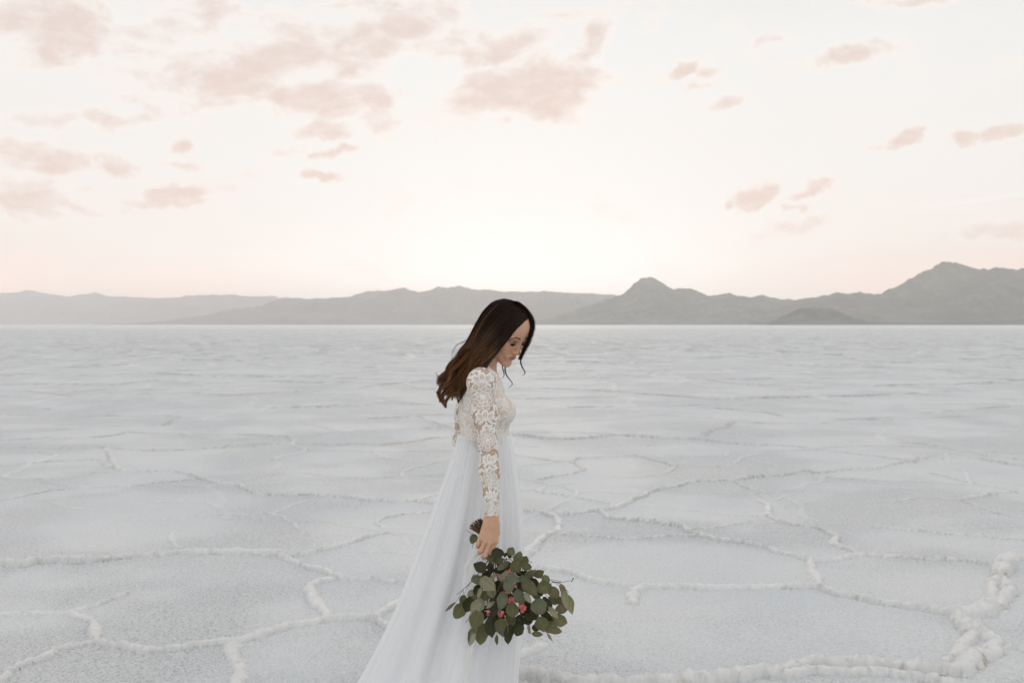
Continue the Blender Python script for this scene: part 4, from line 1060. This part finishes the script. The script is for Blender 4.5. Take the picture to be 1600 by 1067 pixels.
def pack(sets, sides=3):
    Vs, Fs, Ts, Rs = [], [], [], []; o = 0
    for q, rad, rn in sets:
        V, F, t = tubes(q, rad, sides); Vs.append(V); Fs.append(F + o); Ts.append(t); Rs.append(np.repeat(rn, q.shape[1] * sides)); o += len(V)
    return np.vstack(Vs), np.vstack(Fs), np.concatenate(Ts), np.concatenate(Rs)
def lock(guide, n, spread, seed, r=(.0004, .0009), K=26, t0=.3, t1=1.0, taper=True):
    """loose lock: guide = [(px,py,Y)...], spread in photo px at root"""
    rs = np.random.RandomState(seed); tt = np.linspace(0, 1, K); g = poly_at(guide, tt)
    out = np.zeros((n, K, 3))
    for a in range(n):
        off = rs.normal(0, 1, 2) * spread; w = np.clip(1.0 - .75 * tt, .15, 1) if taper else np.ones(K)
        wv = rs.normal(0, .35) * np.sin(tt * 6 + rs.uniform(0, 6)) * spread * .3
        for k in range(K): out[a, k] = P(g[k, 0] + off[0] * w[k] + wv[k], g[k, 1] + off[1] * w[k] * .5, g[k, 2] + off[1] * w[k] * .0018)
    return out, rs.uniform(*r, n)[:, None] * (1 - .7 * sstep(.7, 1, tt))[None], rs.uniform(0, 1, n)
def build_hair():
    # scalp and inner mass, finely striated along the fall of the hair
    lo, hi = (-.33, 3.66, 1.20), (.12, 4.02, 1.66)
    V, F = surface(HAIRV.ev, lo, hi, .0045, -.006); V = project(HAIRV.ev, V, -.006, it=1)
    al = np.clip((V[:, 2] - P(0, 600, YC)[2]) / (P(0, 470, YC)[2] - P(0, 600, YC)[2]), 0, 1)
    inner = (V, F, .72 * (1 - al), np.full(len(V), .3))
    near = strands(5200, seed=1, side=-1); far = strands(1500, seed=2, side=1)
    # the far-side front section that frames the other cheek
    L1 = lock([(806,472,3.80),(815,478,3.805),(824,486,3.81),(830,496,3.815),(832.8,507,3.815),(831.3,518,3.81),(826.8,530,3.805),(821.5,541,3.80),(816,553,3.80),(812.5,561,3.80)], 420, 1.35, 5, taper=False)
    L2 = lock([(832,508,3.82),(831,525,3.81),(824,542,3.81),(814,557,3.81),(812.5,566,3.81),(816,575,3.81),(821.5,581,3.81),(822,585,3.81),(819,587,3.81),(816,586,3.80)], 26, 1.0, 6)
    L3 = lock([(796,556,3.93),(791,566,3.93),(788.5,575,3.93),(790,584,3.93),(795,592,3.93),(800,597,3.93),(802,600,3.93),(799,603,3.93),(794,606,3.93)], 15, .7, 7)
    L4 = lock([(790,555,3.93),(785,564,3.93),(785,574,3.93),(788,584,3.93),(787,590,3.93),(780,591.5,3.93)], 8, .6, 8)
    L5 = lock([(770,555,3.80),(760,566,3.79),(752,578,3.775),(741,590,3.77),(731,604,3.765),(722,618,3.77),(716,628,3.77)], 120, 2.4, 9)
    L6 = lock([(738,540,3.84),(722,552,3.84),(710,560,3.84),(707,575,3.84),(699,588,3.84),(692,600,3.84),(684,596,3.84),(682,588,3.84)], 16, 1.6, 10, r=(.0003, .0006))
    L7 = lock([(742,528,3.84),(726,533,3.84),(712,540,3.84),(707,552,3.84),(706,560,3.84)], 6, 1.5, 11, r=(.00025, .0004))
    L8 = lock([(735,560,3.82),(716,578,3.81),(701,592,3.81),(690,606,3.81),(684,616,3.81),(688,624,3.81),(696,636,3.81)], 90, 3.2, 12)
    L9 = lock([(818,474,3.79),(800,478,3.77),(783,490,3.765),(766,512,3.765),(748,540,3.77),(733,562,3.77)], 260, 7, 14, taper=False)
    CU = [([(728,545),(714,559),(704,571),(700,584),(703,593),(699,600),(690,604),(685,611),(688,620)], 3.785, 150, 2.6),
          ([(735,552),(722,563),(712,574),(705,579),(703.5,587),(701,596),(693,600),(687,600),(685,596)], 3.762, 150, 2.0),
          ([(740,562),(726,576),(717,592),(711,600),(711,609),(702,620),(695,627),(696.5,637)], 3.760, 170, 2.8),
          ([(732,575),(717,596),(707,605),(693,618),(687,628)], 3.756, 130, 3.0),
          ([(714,575),(704,583),(696,588),(689,590.5),(684,588),(681,582)], 3.80, 26, 1.2),
          ([(722,585),(706,599),(693,606),(682,613)], 3.765, 110, 2.6),
          ([(738,578),(728,590),(720,602),(715,613),(714,621),(716.5,630)], 3.752, 90, 1.8),
          ([(722,556),(707,566),(699,577),(697,588),(703,598),(700,608),(691,612),(690,622),(697,630)], 3.81, 150, 2.6),
          ([(745,566),(731,580),(722,596),(724,606),(715,613),(707,616),(706,625)], 3.748, 110, 2.2)]
    curls = []
    for k, (g, Yk, n, sp) in enumerate(CU):
        m = len(g); q, r_, rn = lock([(x, y, Yk + .012 * math.sin(j * 1.9 + k)) for j, (x, y) in enumerate(g)], n, sp, 40 + k, r=(.0004, .0009)); curls.append((q, r_, .35 + .65 * rn))
    fly = []
    rs = np.random.RandomState(31)
    for g in (GUIDES[5], GUIDES[4], GUIDES[3], GUIDES[2]):
        for k in range(26):
            t0, ln = rs.uniform(0, .8), rs.uniform(.15, .35); t = np.clip(t0 + ln * np.linspace(0, 1, 20), 0, 1.0)
            b = poly_at(g, np.linspace(0, 1, 60)); x = np.interp(t, np.linspace(0, 1, 60), b[:, 0]); y = np.interp(t, np.linspace(0, 1, 60), b[:, 1])
            u = np.linspace(0, 1, 20); amp = rs.uniform(1, 6.5) * (.4 + t0); ph = rs.uniform(0, 6)
            ox = -amp * .7 * u ** 1.5 + 1.6 * np.sin(u * 7 + ph) * u; oy = -amp * .5 * u ** 1.5 + 1.3 * np.cos(u * 6 + ph) * u
            if rs.uniform() < .35: ox, oy = -ox * .5, -oy
            fly.append([P(a, c, 3.775 + .07 * (g is GUIDES[5]) - .006) for a, c in zip(x + ox, y + oy)])
    fly = (np.array(fly), rs.uniform(.00022, .00042, len(fly))[:, None] * (1 - .6 * np.linspace(0, 1, 20))[None], rs.uniform(.3, 1, len(fly)))
    V1, F1, T1, R1 = pack([fly] + curls + [near, far, L1, L2, L3, L4, L5, L6, L7, L8])
    # locks start darker or lighter depending on where they grow
    n0 = len(V1); V = np.vstack([V1, inner[0]]); F = np.vstack([F1, inner[1] + n0]); nc = sum(c[0].shape[0] * c[0].shape[1] * 3 for c in [fly] + curls); T1[:nc] = .55 + .45 * T1[:nc]
    T = np.concatenate([T1, inner[2]]); R = np.concatenate([R1, inner[3]])
    k1 = V1[:, 0] > P(778, 500, 3.8)[0]
    T[:n0][k1] *= .42
    mesh_obj('hair', V, F, HM_, woman, True, {'along': T, 'rand': R})
build_hair()
# ------------------------------------------------------------------ bouquet
BY = 3.585
def ZP(zx, zy, Y=BY): return P(680 + zx / 4.446, 780 + zy / 4.446, Y)
bouquet = empty('bouquet', tuple(P(766, 862, 3.60)))
tag(bouquet, 'loose eucalyptus bouquet with coral pink blossoms held stems-up in the hand of the woman', 'bouquet')
def leaf_mat(name, c, back):
    m, t, b = material(name)
    v = t.new('ShaderNodeTexCoord').outputs['Object']
    cc = t.mix(t.ss(t.noise(v, 35, 4, .6), .35, .7), rgb(*c), rgb(c[0] * 1.25, c[1] * 1.18, c[2] * 1.15))
    cc = t.mix(t.ss(t.attr('vein').outputs['Fac'], .3, 1, 0, .45), cc, rgb(c[0] * 1.6, c[1] * 1.5, c[2] * 1.35))
    cc = t.mix(t.ss(t.noise(v, 90, 2, .5), .66, .74, 0, .35), cc, rgb(.17, .10, .05))
    t.link(cc, b.inputs['Base Color']); b.inputs['Roughness'].default_value = .55; b.inputs['Specular IOR Level'].default_value = .22
    tl = t.new('ShaderNodeBsdfTranslucent'); tl.inputs[0].default_value = rgb(c[0] * 1.3, c[1] * 1.3, c[2] * .7); mx = t.new('ShaderNodeMixShader'); mx.inputs[0].default_value = .22
    t.link(b.outputs[0], mx.inputs[1]); t.link(tl.outputs[0], mx.inputs[2]); t.link(mx.outputs[0], t.n['Material Output'].inputs['Surface'])
    bm = t.new('ShaderNodeBump'); t.link(t.noise(v, 160, 3), bm.inputs['Height']); bm.inputs['Distance'].default_value = .001; bm.inputs['Strength'].default_value = .3; t.link(bm.outputs[0], b.inputs['Normal'])
    return m
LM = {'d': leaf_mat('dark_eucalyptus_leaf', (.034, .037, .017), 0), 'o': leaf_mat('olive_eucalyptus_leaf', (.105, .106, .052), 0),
      'g': leaf_mat('grey_green_eucalyptus_leaf', (.125, .136, .088), 0), 'l': leaf_mat('pale_eucalyptus_leaf', (.225, .222, .150), 0),
      'b': leaf_mat('brownish_eucalyptus_leaf', (.135, .124, .072), 0)}
m_tw, t_, b_ = material('reddish_twig'); b_.inputs['Base Color'].default_value = rgb(.085, .048, .026); b_.inputs['Roughness'].default_value = .7
# traced leaves: centre x, y, length, width, direction of the tip (degrees, 0 right, 90 down), tone, layer (0 front)
LV = [(527,362,62,52,-60,'g',1),(435,372,78,58,10,'d',0),(380,402,62,50,60,'o',1),(313,470,88,66,-160,'d',0),(288,552,76,70,150,'g',0),(362,585,118,74,40,'l',0),
 (390,637,80,58,80,'l',1),(470,460,80,42,160,'g',0),(448,487,84,52,10,'d',1),(400,537,72,26,-35,'l',0),(378,490,96,48,100,'d',1),(560,468,88,74,60,'o',0),
 (577,405,82,56,-70,'o',1),(616,425,66,58,-60,'o',1),(637,465,74,46,-10,'o',0),(478,535,72,58,-70,'l',0),(540,545,90,50,25,'g',0),(620,550,62,56,20,'g',0),
 (515,598,82,68,80,'g',0),(655,612,122,76,40,'o',0),(660,515,80,52,-30,'b',1),(722,515,76,48,-40,'o',1),(767,557,62,54,30,'g',1),(757,610,94,76,-20,'o',0),
 (826,645,94,70,70,'b',0),(888,625,104,40,75,'l',1),(938,722,146,50,80,'l',1),(903,685,116,46,78,'l',0),(880,755,84,78,60,'b',1),(862,838,104,78,20,'b',1),
 (815,900,116,60,10,'b',0),(742,865,94,84,70,'o',0),(700,885,62,58,100,'d',1),(710,935,66,34,0,'o',0),(722,746,108,94,70,'g',0),(778,728,100,58,60,'d',1),
 (822,785,96,38,50,'l',0),(768,802,94,58,40,'d',1),(590,676,98,84,70,'g',0),(466,700,108,74,100,'g',0),(540,764,92,84,90,'o',0),(408,745,136,66,95,'d',1),
 (338,668,100,58,170,'o',1),(291,738,98,78,150,'l',0),(295,628,70,56,130,'d',1),(252,648,68,36,150,'l',1),(196,700,72,50,100,'o',1),(166,776,96,80,125,'o',0),
 (228,728,94,70,110,'d',0),(285,832,112,84,115,'o',0),(256,945,104,52,100,'o',0),(320,930,132,82,95,'o',0),(384,884,124,78,85,'d',0),(463,885,118,84,80,'o',0),
 (527,832,86,66,70,'o',1),(508,932,116,70,100,'d',0),(578,905,74,66,110,'d',0),(428,977,72,24,90,'o',1),(105,745,88,18,140,'b',1),(796,958,64,18,55,'l',1),
 (652,902,84,20,85,'l',1),(640,832,94,66,80,'d',1),(592,842,84,66,90,'d',1),(382,735,70,26,140,'l',0),(266,275,64,48,120,'o',0),(308,650,84,28,110,'l',0),
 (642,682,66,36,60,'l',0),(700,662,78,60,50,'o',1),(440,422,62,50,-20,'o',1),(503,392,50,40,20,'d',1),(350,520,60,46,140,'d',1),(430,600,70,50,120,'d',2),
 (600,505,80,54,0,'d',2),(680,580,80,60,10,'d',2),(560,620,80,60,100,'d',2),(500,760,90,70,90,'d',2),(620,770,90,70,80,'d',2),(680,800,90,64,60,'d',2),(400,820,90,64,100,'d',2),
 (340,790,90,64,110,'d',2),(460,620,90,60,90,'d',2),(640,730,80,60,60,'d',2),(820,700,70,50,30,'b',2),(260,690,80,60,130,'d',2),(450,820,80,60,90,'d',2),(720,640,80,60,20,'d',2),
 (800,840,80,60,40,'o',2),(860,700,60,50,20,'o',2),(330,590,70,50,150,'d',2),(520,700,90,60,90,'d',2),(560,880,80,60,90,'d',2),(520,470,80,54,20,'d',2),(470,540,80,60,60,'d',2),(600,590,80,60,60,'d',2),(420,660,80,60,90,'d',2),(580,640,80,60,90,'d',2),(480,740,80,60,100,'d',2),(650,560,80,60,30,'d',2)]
GRIP = np.array([403., 372.])
def leaf_mesh(c, L, Wd, ang, layer, rs, apex):
    """one ovate leaf: cupped, folded a little along the midrib, tip pointed"""
    a = radians(ang); px = 1 / 4.446 * BY / FPX
    ex = np.array([cos(a), 0, -sin(a)]); ey = np.array([sin(a), 0, cos(a)]); ez = np.array([0, -1., 0])
    ty, tx = rs.normal(0, .28), rs.normal(0, .30)
    ex = ex + ez * ty; ex /= np.linalg.norm(ex); ey = ey + ez * tx; ey -= ex * (ex @ ey); ey /= np.linalg.norm(ey); ez = np.cross(ex, ey); ez = ez if ez[1] < 0 else -ez
    Lm, Wm = L * px * 1.16 / max(.6, math.sqrt(1 - min(.6, ty * ty))), Wd * px * 1.18
    nu, nv = 13, 9; V = []; vein = []
    shp = rs.uniform(0, 1); narrow = Wd / L < .45
    cup = rs.uniform(-.16, .22); fold = rs.uniform(.05, .34); tw = rs.normal(0, .45); crl = rs.normal(.0, .28)
    for i in range(nu):
        s = i / (nu - 1)
        w = (math.sin(pi * s ** (.78 + .14 * shp)) ** (.52 + .25 * shp)) if not narrow else math.sin(pi * s ** .9) ** .9
        w *= 1 - .25 * sstep(.8, 1, np.array(s))
        w = max(float(w), .012)
        for j in range(nv):
            q = (j / (nv - 1)) * 2 - 1
            xx = (s - .5) * Lm; yy = q * w * Wm / 2 * (1 + .05 * math.sin(9 * s + q * 3 + L) + .03 * math.sin(17 * s + Wd))
            zz = abs(q) * fold * w * Wm / 2 + cup * Lm * (s - .5) ** 2 * 2 + tw * yy * (s - .5) + crl * Lm * (s - .5) ** 3 * 3 + .0006 * math.sin(q * 8 + s * 14)
            V.append(c + ex * xx + ey * yy + ez * zz)
            vn_ = math.exp(-(q * w * 9) ** 2) + .35 * (abs(math.sin((s * 5.5 - abs(q) * w * 1.2) * pi)) > .93)
            vein.append(vn_)
    F = [(i * nv + j, i * nv + j + 1, (i + 1) * nv + j + 1, (i + 1) * nv + j) for i in range(nu - 1) for j in range(nv - 1)]
    return np.array(V), F, vein, c - ex * Lm * .5, ex
def build_bouquet():
    rs = np.random.RandomState(21)
    zc = lambda p: (p - GRIP)
    # twelve sprigs fanning out of the hand; each leaf goes to the sprig that points its way
    info = []
    for (x, y, L, Wd, an, tone, ly) in LV:
        v = zc(np.array([x, y], float)); info.append(math.atan2(v[0], v[1]))
    info = np.array(info); order = np.argsort(info); grp = np.zeros(len(LV), int)
    for k, o in enumerate(order): grp[o] = k * 13 // len(LV)
    for g in range(13):
        ids = [i for i in range(len(LV)) if grp[i] == g]
        Vt, Rt = [], []
        rmax = max(np.linalg.norm(zc(np.array(LV[i][:2], float))) for i in ids); am = float(np.mean([info[i] for i in ids if i != 64] or [0]))
        yo = BY + rs.uniform(-.005, .03)
        def stem_pt(s):      # centre line of the sprig, s = 0 hand .. 1 tip
            d = rmax * s * .80; bend = .12 * math.sin(am * 3 + g) * s * s
            return ZP(GRIP[0] + math.sin(am + bend) * d, GRIP[1] + math.cos(am + bend) * d, yo + .012 - .03 * math.sin(pi * s * .8))
        main = [stem_pt(s) for s in np.linspace(0, 1, 16)]
        V, F, _ = tubes([main], np.linspace(.0022, .0009, 16)[None], 6); VV, FF = [V], [F]; n0 = len(V)
        leaves = []
        for i in ids:
            x, y, L, Wd, an, tone, ly = LV[i]
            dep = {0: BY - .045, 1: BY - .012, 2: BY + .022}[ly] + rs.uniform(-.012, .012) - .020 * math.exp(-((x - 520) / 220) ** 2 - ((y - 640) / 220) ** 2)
            if i == 64: dep = BY + .02
            c = ZP(x, y, dep)
            Vl, Fl, ve, basep, ex = leaf_mesh(c, L, Wd, an, ly, rs, None)
            leaves.append((Vl, Fl, ve, tone))
            if i == 64:
                q = [ZP(262, 235, BY + .02), ZP(268, 262, BY + .02), ZP(265, 310, BY + .022), ZP(256, 340, BY + .022)]
            else:
                s = min(.97, max(.12, np.linalg.norm(zc(np.array([x, y], float))) / rmax - .12)); a0 = stem_pt(s)
                q = [a0, a0 * .6 + basep * .4 - ex * .002, basep - ex * .004, basep + ex * .004]
            V, F, _ = tubes([q], np.array([[.0009, .0008, .0007, .0006]]), 5); VV.append(V); FF.append(F + n0); n0 += len(V)
        sp = mesh_obj('eucalyptus_sprig', np.vstack(VV), np.vstack(FF), m_tw, bouquet)
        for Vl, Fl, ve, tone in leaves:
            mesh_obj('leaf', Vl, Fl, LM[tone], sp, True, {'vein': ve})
    # coral pink blossoms: clusters of small ruffled five-petalled flowers
    mp, t, b = material('coral_pink_petals'); v = t.new('ShaderNodeTexCoord').outputs['Object']
    t.link(t.mix(t.ss(t.noise(v, 60, 3), .35, .65), rgb(.60, .085, .085), rgb(.86, .34, .31)), b.inputs['Base Color']); b.inputs['Roughness'].default_value = .6
    b.inputs['Subsurface Weight'].default_value = .1; b.inputs['Subsurface Scale'].default_value = .004
    for (x, y, n, R_) in ((523,503,3,20),(445,532,3,18),(486,628,2,14),(515,640,3,18),(566,600,2,16),(522,705,4,22),(545,712,3,20),(583,722,4,22),(602,745,5,23),(600,770,3,20),(612,722,4,20),(466,785,4,23),(455,800,4,22),(362,783,3,20),(440,520,2,14)):
        Vs, Fs = [], []
        for k in range(n):
            c = ZP(x + rs.normal(0, R_ * .45), y + rs.normal(0, R_ * .45), BY - .030 + rs.uniform(-.008, .012)); rr = R_ / 4.446 * BY / FPX * rs.uniform(.55, .85)
            nrm = np.array([rs.normal(0, .5), -1, rs.normal(0, .5)]); nrm /= np.linalg.norm(nrm); e1 = np.cross(nrm, (0, 0, 1.)); e1 /= np.linalg.norm(e1); e2 = np.cross(nrm, e1); a0 = rs.uniform(0, 6)
            for p in range(6):
                a = a0 + 2 * pi * p / 6 + rs.normal(0, .12); d = cos(a) * e1 + sin(a) * e2; sd = -sin(a) * e1 + cos(a) * e2; n0 = len(Vs); lift = rs.uniform(.1, .9)
                for i in range(5):
                    s = i / 4; w = (math.sin(pi * (.12 + .78 * s)) ** .8) * .42
                    for j in range(5):
                        q = j / 2 - 1
                        Vs.append(c + rr * (d * s + sd * q * w + nrm * (lift * s * s * .6 + .14 * math.sin(q * 5 + s * 7 + p) * s - .1 * q * q)))
                Fs += [(n0 + i * 5 + j, n0 + i * 5 + j + 1, n0 + (i + 1) * 5 + j + 1, n0 + (i + 1) * 5 + j) for i in range(4) for j in range(4)]
        mesh_obj('blossom', Vs, Fs, mp, bouquet)
    # cut stem ends above the fist
    ms, t, b = material('cut_brown_stems'); v = t.new('ShaderNodeTexCoord').outputs['Object']
    t.link(t.mix(t.noise(v, 90, 3), rgb(.030, .020, .013), rgb(.15, .085, .045)), b.inputs['Base Color']); b.inputs['Roughness'].default_value = .7
    mc, t, b = material('pale_cut_wood'); b.inputs['Base Color'].default_value = rgb(.42, .27, .15); b.inputs['Roughness'].default_value = .8
    ends = [(238,195),(243,180),(252,170),(262,156),(270,162),(279,145),(288,150),(296,136),(303,140),(312,130),(321,137),(326,146),(256,196),(270,184),(284,172),(300,160),(312,158),(345,128)]
    for k, (x, y) in enumerate(ends):
        dz = .012 * math.sin(k * 2.4); Yb = 3.604 + .010 * math.sin(k * 1.7)
        q = [ZP(x, y, 3.600 + dz), ZP(x * .55 + 330 * .45, y * .55 + 235 * .45 + 8, 3.602 + dz * .6), ZP(345 + (k % 5) * 5, 262 + (k % 4) * 5, Yb), ZP(398 + (k % 4) * 5, 370 + (k % 3) * 6, Yb), ZP(440 + (k % 5) * 12, 470, 3.59)]
        q = poly_at([list(p) for p in q], np.linspace(0, 1, 12))
        V, F, _ = tubes([q], np.full((1, 12), .0025 + .0006 * (k % 3)), 7)
        st = mesh_obj('stem', V, F, ms, bouquet)
        d = q[0] - q[1]; d /= np.linalg.norm(d)
        V, F, _ = tubes([[q[0] - d * .0004, q[0] + d * .0005]], np.array([[.0024 + .0006 * (k % 3), .0022 + .0006 * (k % 3)]]), 7)
        F = [tuple(f) for f in F] + [tuple(range(7, 14))]
        V = V.reshape(2, 7, 3).reshape(-1, 3); mesh_obj('cut_end', V, F, mc, st, False)
    # thin side twigs: one by the stem ends, the long one at the right with a dark bud, small dark ones at left
    def twig(pts, r0, r1, Y):
        q = poly_at([list(ZP(x, y, Y)) for x, y in pts], np.linspace(0, 1, 14)); V, F, _ = tubes([q], np.linspace(r0, r1, 14)[None], 5); return mesh_obj('twig', V, F, m_tw, bouquet)
    twig([(300,262),(255,240),(232,225),(211,208)], .0012, .0007, 3.60); twig([(255,338),(262,318),(268,300)], .0008, .0012, 3.60)
    tb = twig([(700,660),(770,610),(800,570),(850,572),(885,578),(915,570),(938,562)], .0016, .0007, BY - .005)
    mb, t, b = material('dark_bud'); b.inputs['Base Color'].default_value = rgb(.012, .010, .010); b.inputs['Roughness'].default_value = .8
    q = [ZP(946, 572, BY - .005), ZP(952, 560, BY - .005), ZP(955, 554, BY - .005), ZP(962, 543, BY - .005)]
    V, F, _ = tubes([poly_at([list(p) for p in q], np.linspace(0, 1, 9))], np.array([[.0008, .0022, .0020, .0009, .0012, .0022, .0020, .0014, .0006]]), 8); mesh_obj('bud', V, F, mb, tb)
    twig([(800,640),(840,684),(872,692)], .0010, .0007, BY - .01); twig([(300,720),(256,790),(236,822),(212,856)], .0011, .0012, BY - .01)
    twig([(470,560),(440,620),(405,690),(380,745)], .0014, .0009, BY - .06); twig([(610,610),(660,660),(740,690)], .0012, .0009, BY - .075); twig([(400,760),(350,800),(375,830)], .0010, .0007, BY - .03)
    # tiny white waxy buds near the hand
    mw, t, b = material('white_wax_buds'); b.inputs['Base Color'].default_value = rgb(.72, .68, .60); b.inputs['Roughness'].default_value = .4
    for (x, y, r) in ((498,398,.0032),(505,408,.0028),(488,405,.0026),(358,488,.0022),(600,490,.0026),(612,492,.0022)):
        V, F = [], []
        c = ZP(x, y, BY - .062)
        for i in range(7):
            for j in range(10):
                th = pi * (i + .5) / 7; a = 2 * pi * j / 10; V.append(c + r * np.array([sin(th) * cos(a), sin(th) * sin(a), cos(th) * 1.15]))
        for i in range(6):
            for j in range(10): F.append((i * 10 + j, (i + 1) * 10 + j, (i + 1) * 10 + (j + 1) % 10, i * 10 + (j + 1) % 10))
        mesh_obj('wax_bud', V, F, mw, bouquet)
    # two ends of sheer ribbon hanging from the grip
    mr, t, b = material('sheer_ivory_ribbon'); b.inputs['Base Color'].default_value = rgb(.80, .76, .68); b.inputs['Roughness'].default_value = .7
    tr = t.new('ShaderNodeBsdfTransparent'); mx = t.new('ShaderNodeMixShader'); mx.inputs[0].default_value = .24
    t.link(tr.outputs[0], mx.inputs[1]); t.link(b.outputs[0], mx.inputs[2]); t.link(mx.outputs[0], t.n['Material Output'].inputs['Surface'])
    def ribbon(pts, ws, Ys, ph):
        g = poly_at([(x, y, w, Y) for (x, y), w, Y in zip(pts, ws, Ys)], np.linspace(0, 1, 70)); V = []; nv = 11
        dd = np.gradient(g[:, :2], axis=0); dd /= np.linalg.norm(dd, axis=1)[:, None]
        for k in range(70):
            nx_, ny_ = -dd[k, 1], dd[k, 0]
            for j in range(nv):
                q = j / (nv - 1) * 2 - 1
                V.append(P(g[k, 0] + nx_ * q * g[k, 2] / 2, g[k, 1] + ny_ * q * g[k, 2] / 2, g[k, 3] + .005 * math.sin(q * 4 + k * .12 + ph) + .003 * math.sin(k * .3 + ph)))
        F = [(i * nv + j, i * nv + j + 1, (i + 1) * nv + j + 1, (i + 1) * nv + j) for i in range(69) for j in range(nv - 1)]
        mesh_obj('ribbon', V, F, mr, bouquet)
    ribbon([(758,863),(748,868),(739,876),(731,888),(729,905),(738,925),(750,950)], [5,9,14,15,12,11,9], [3.60,3.605,3.60,3.595,3.60,3.60,3.60], 0)
    ribbon([(764,880),(755,920),(748,950),(743,975),(738,1000),(734,1025),(728,1050),(726,1075)], [5,7,7,8,8,9,8,8], [3.605,3.60,3.585,3.55,3.50,3.475,3.455,3.44], 2)
build_bouquet()
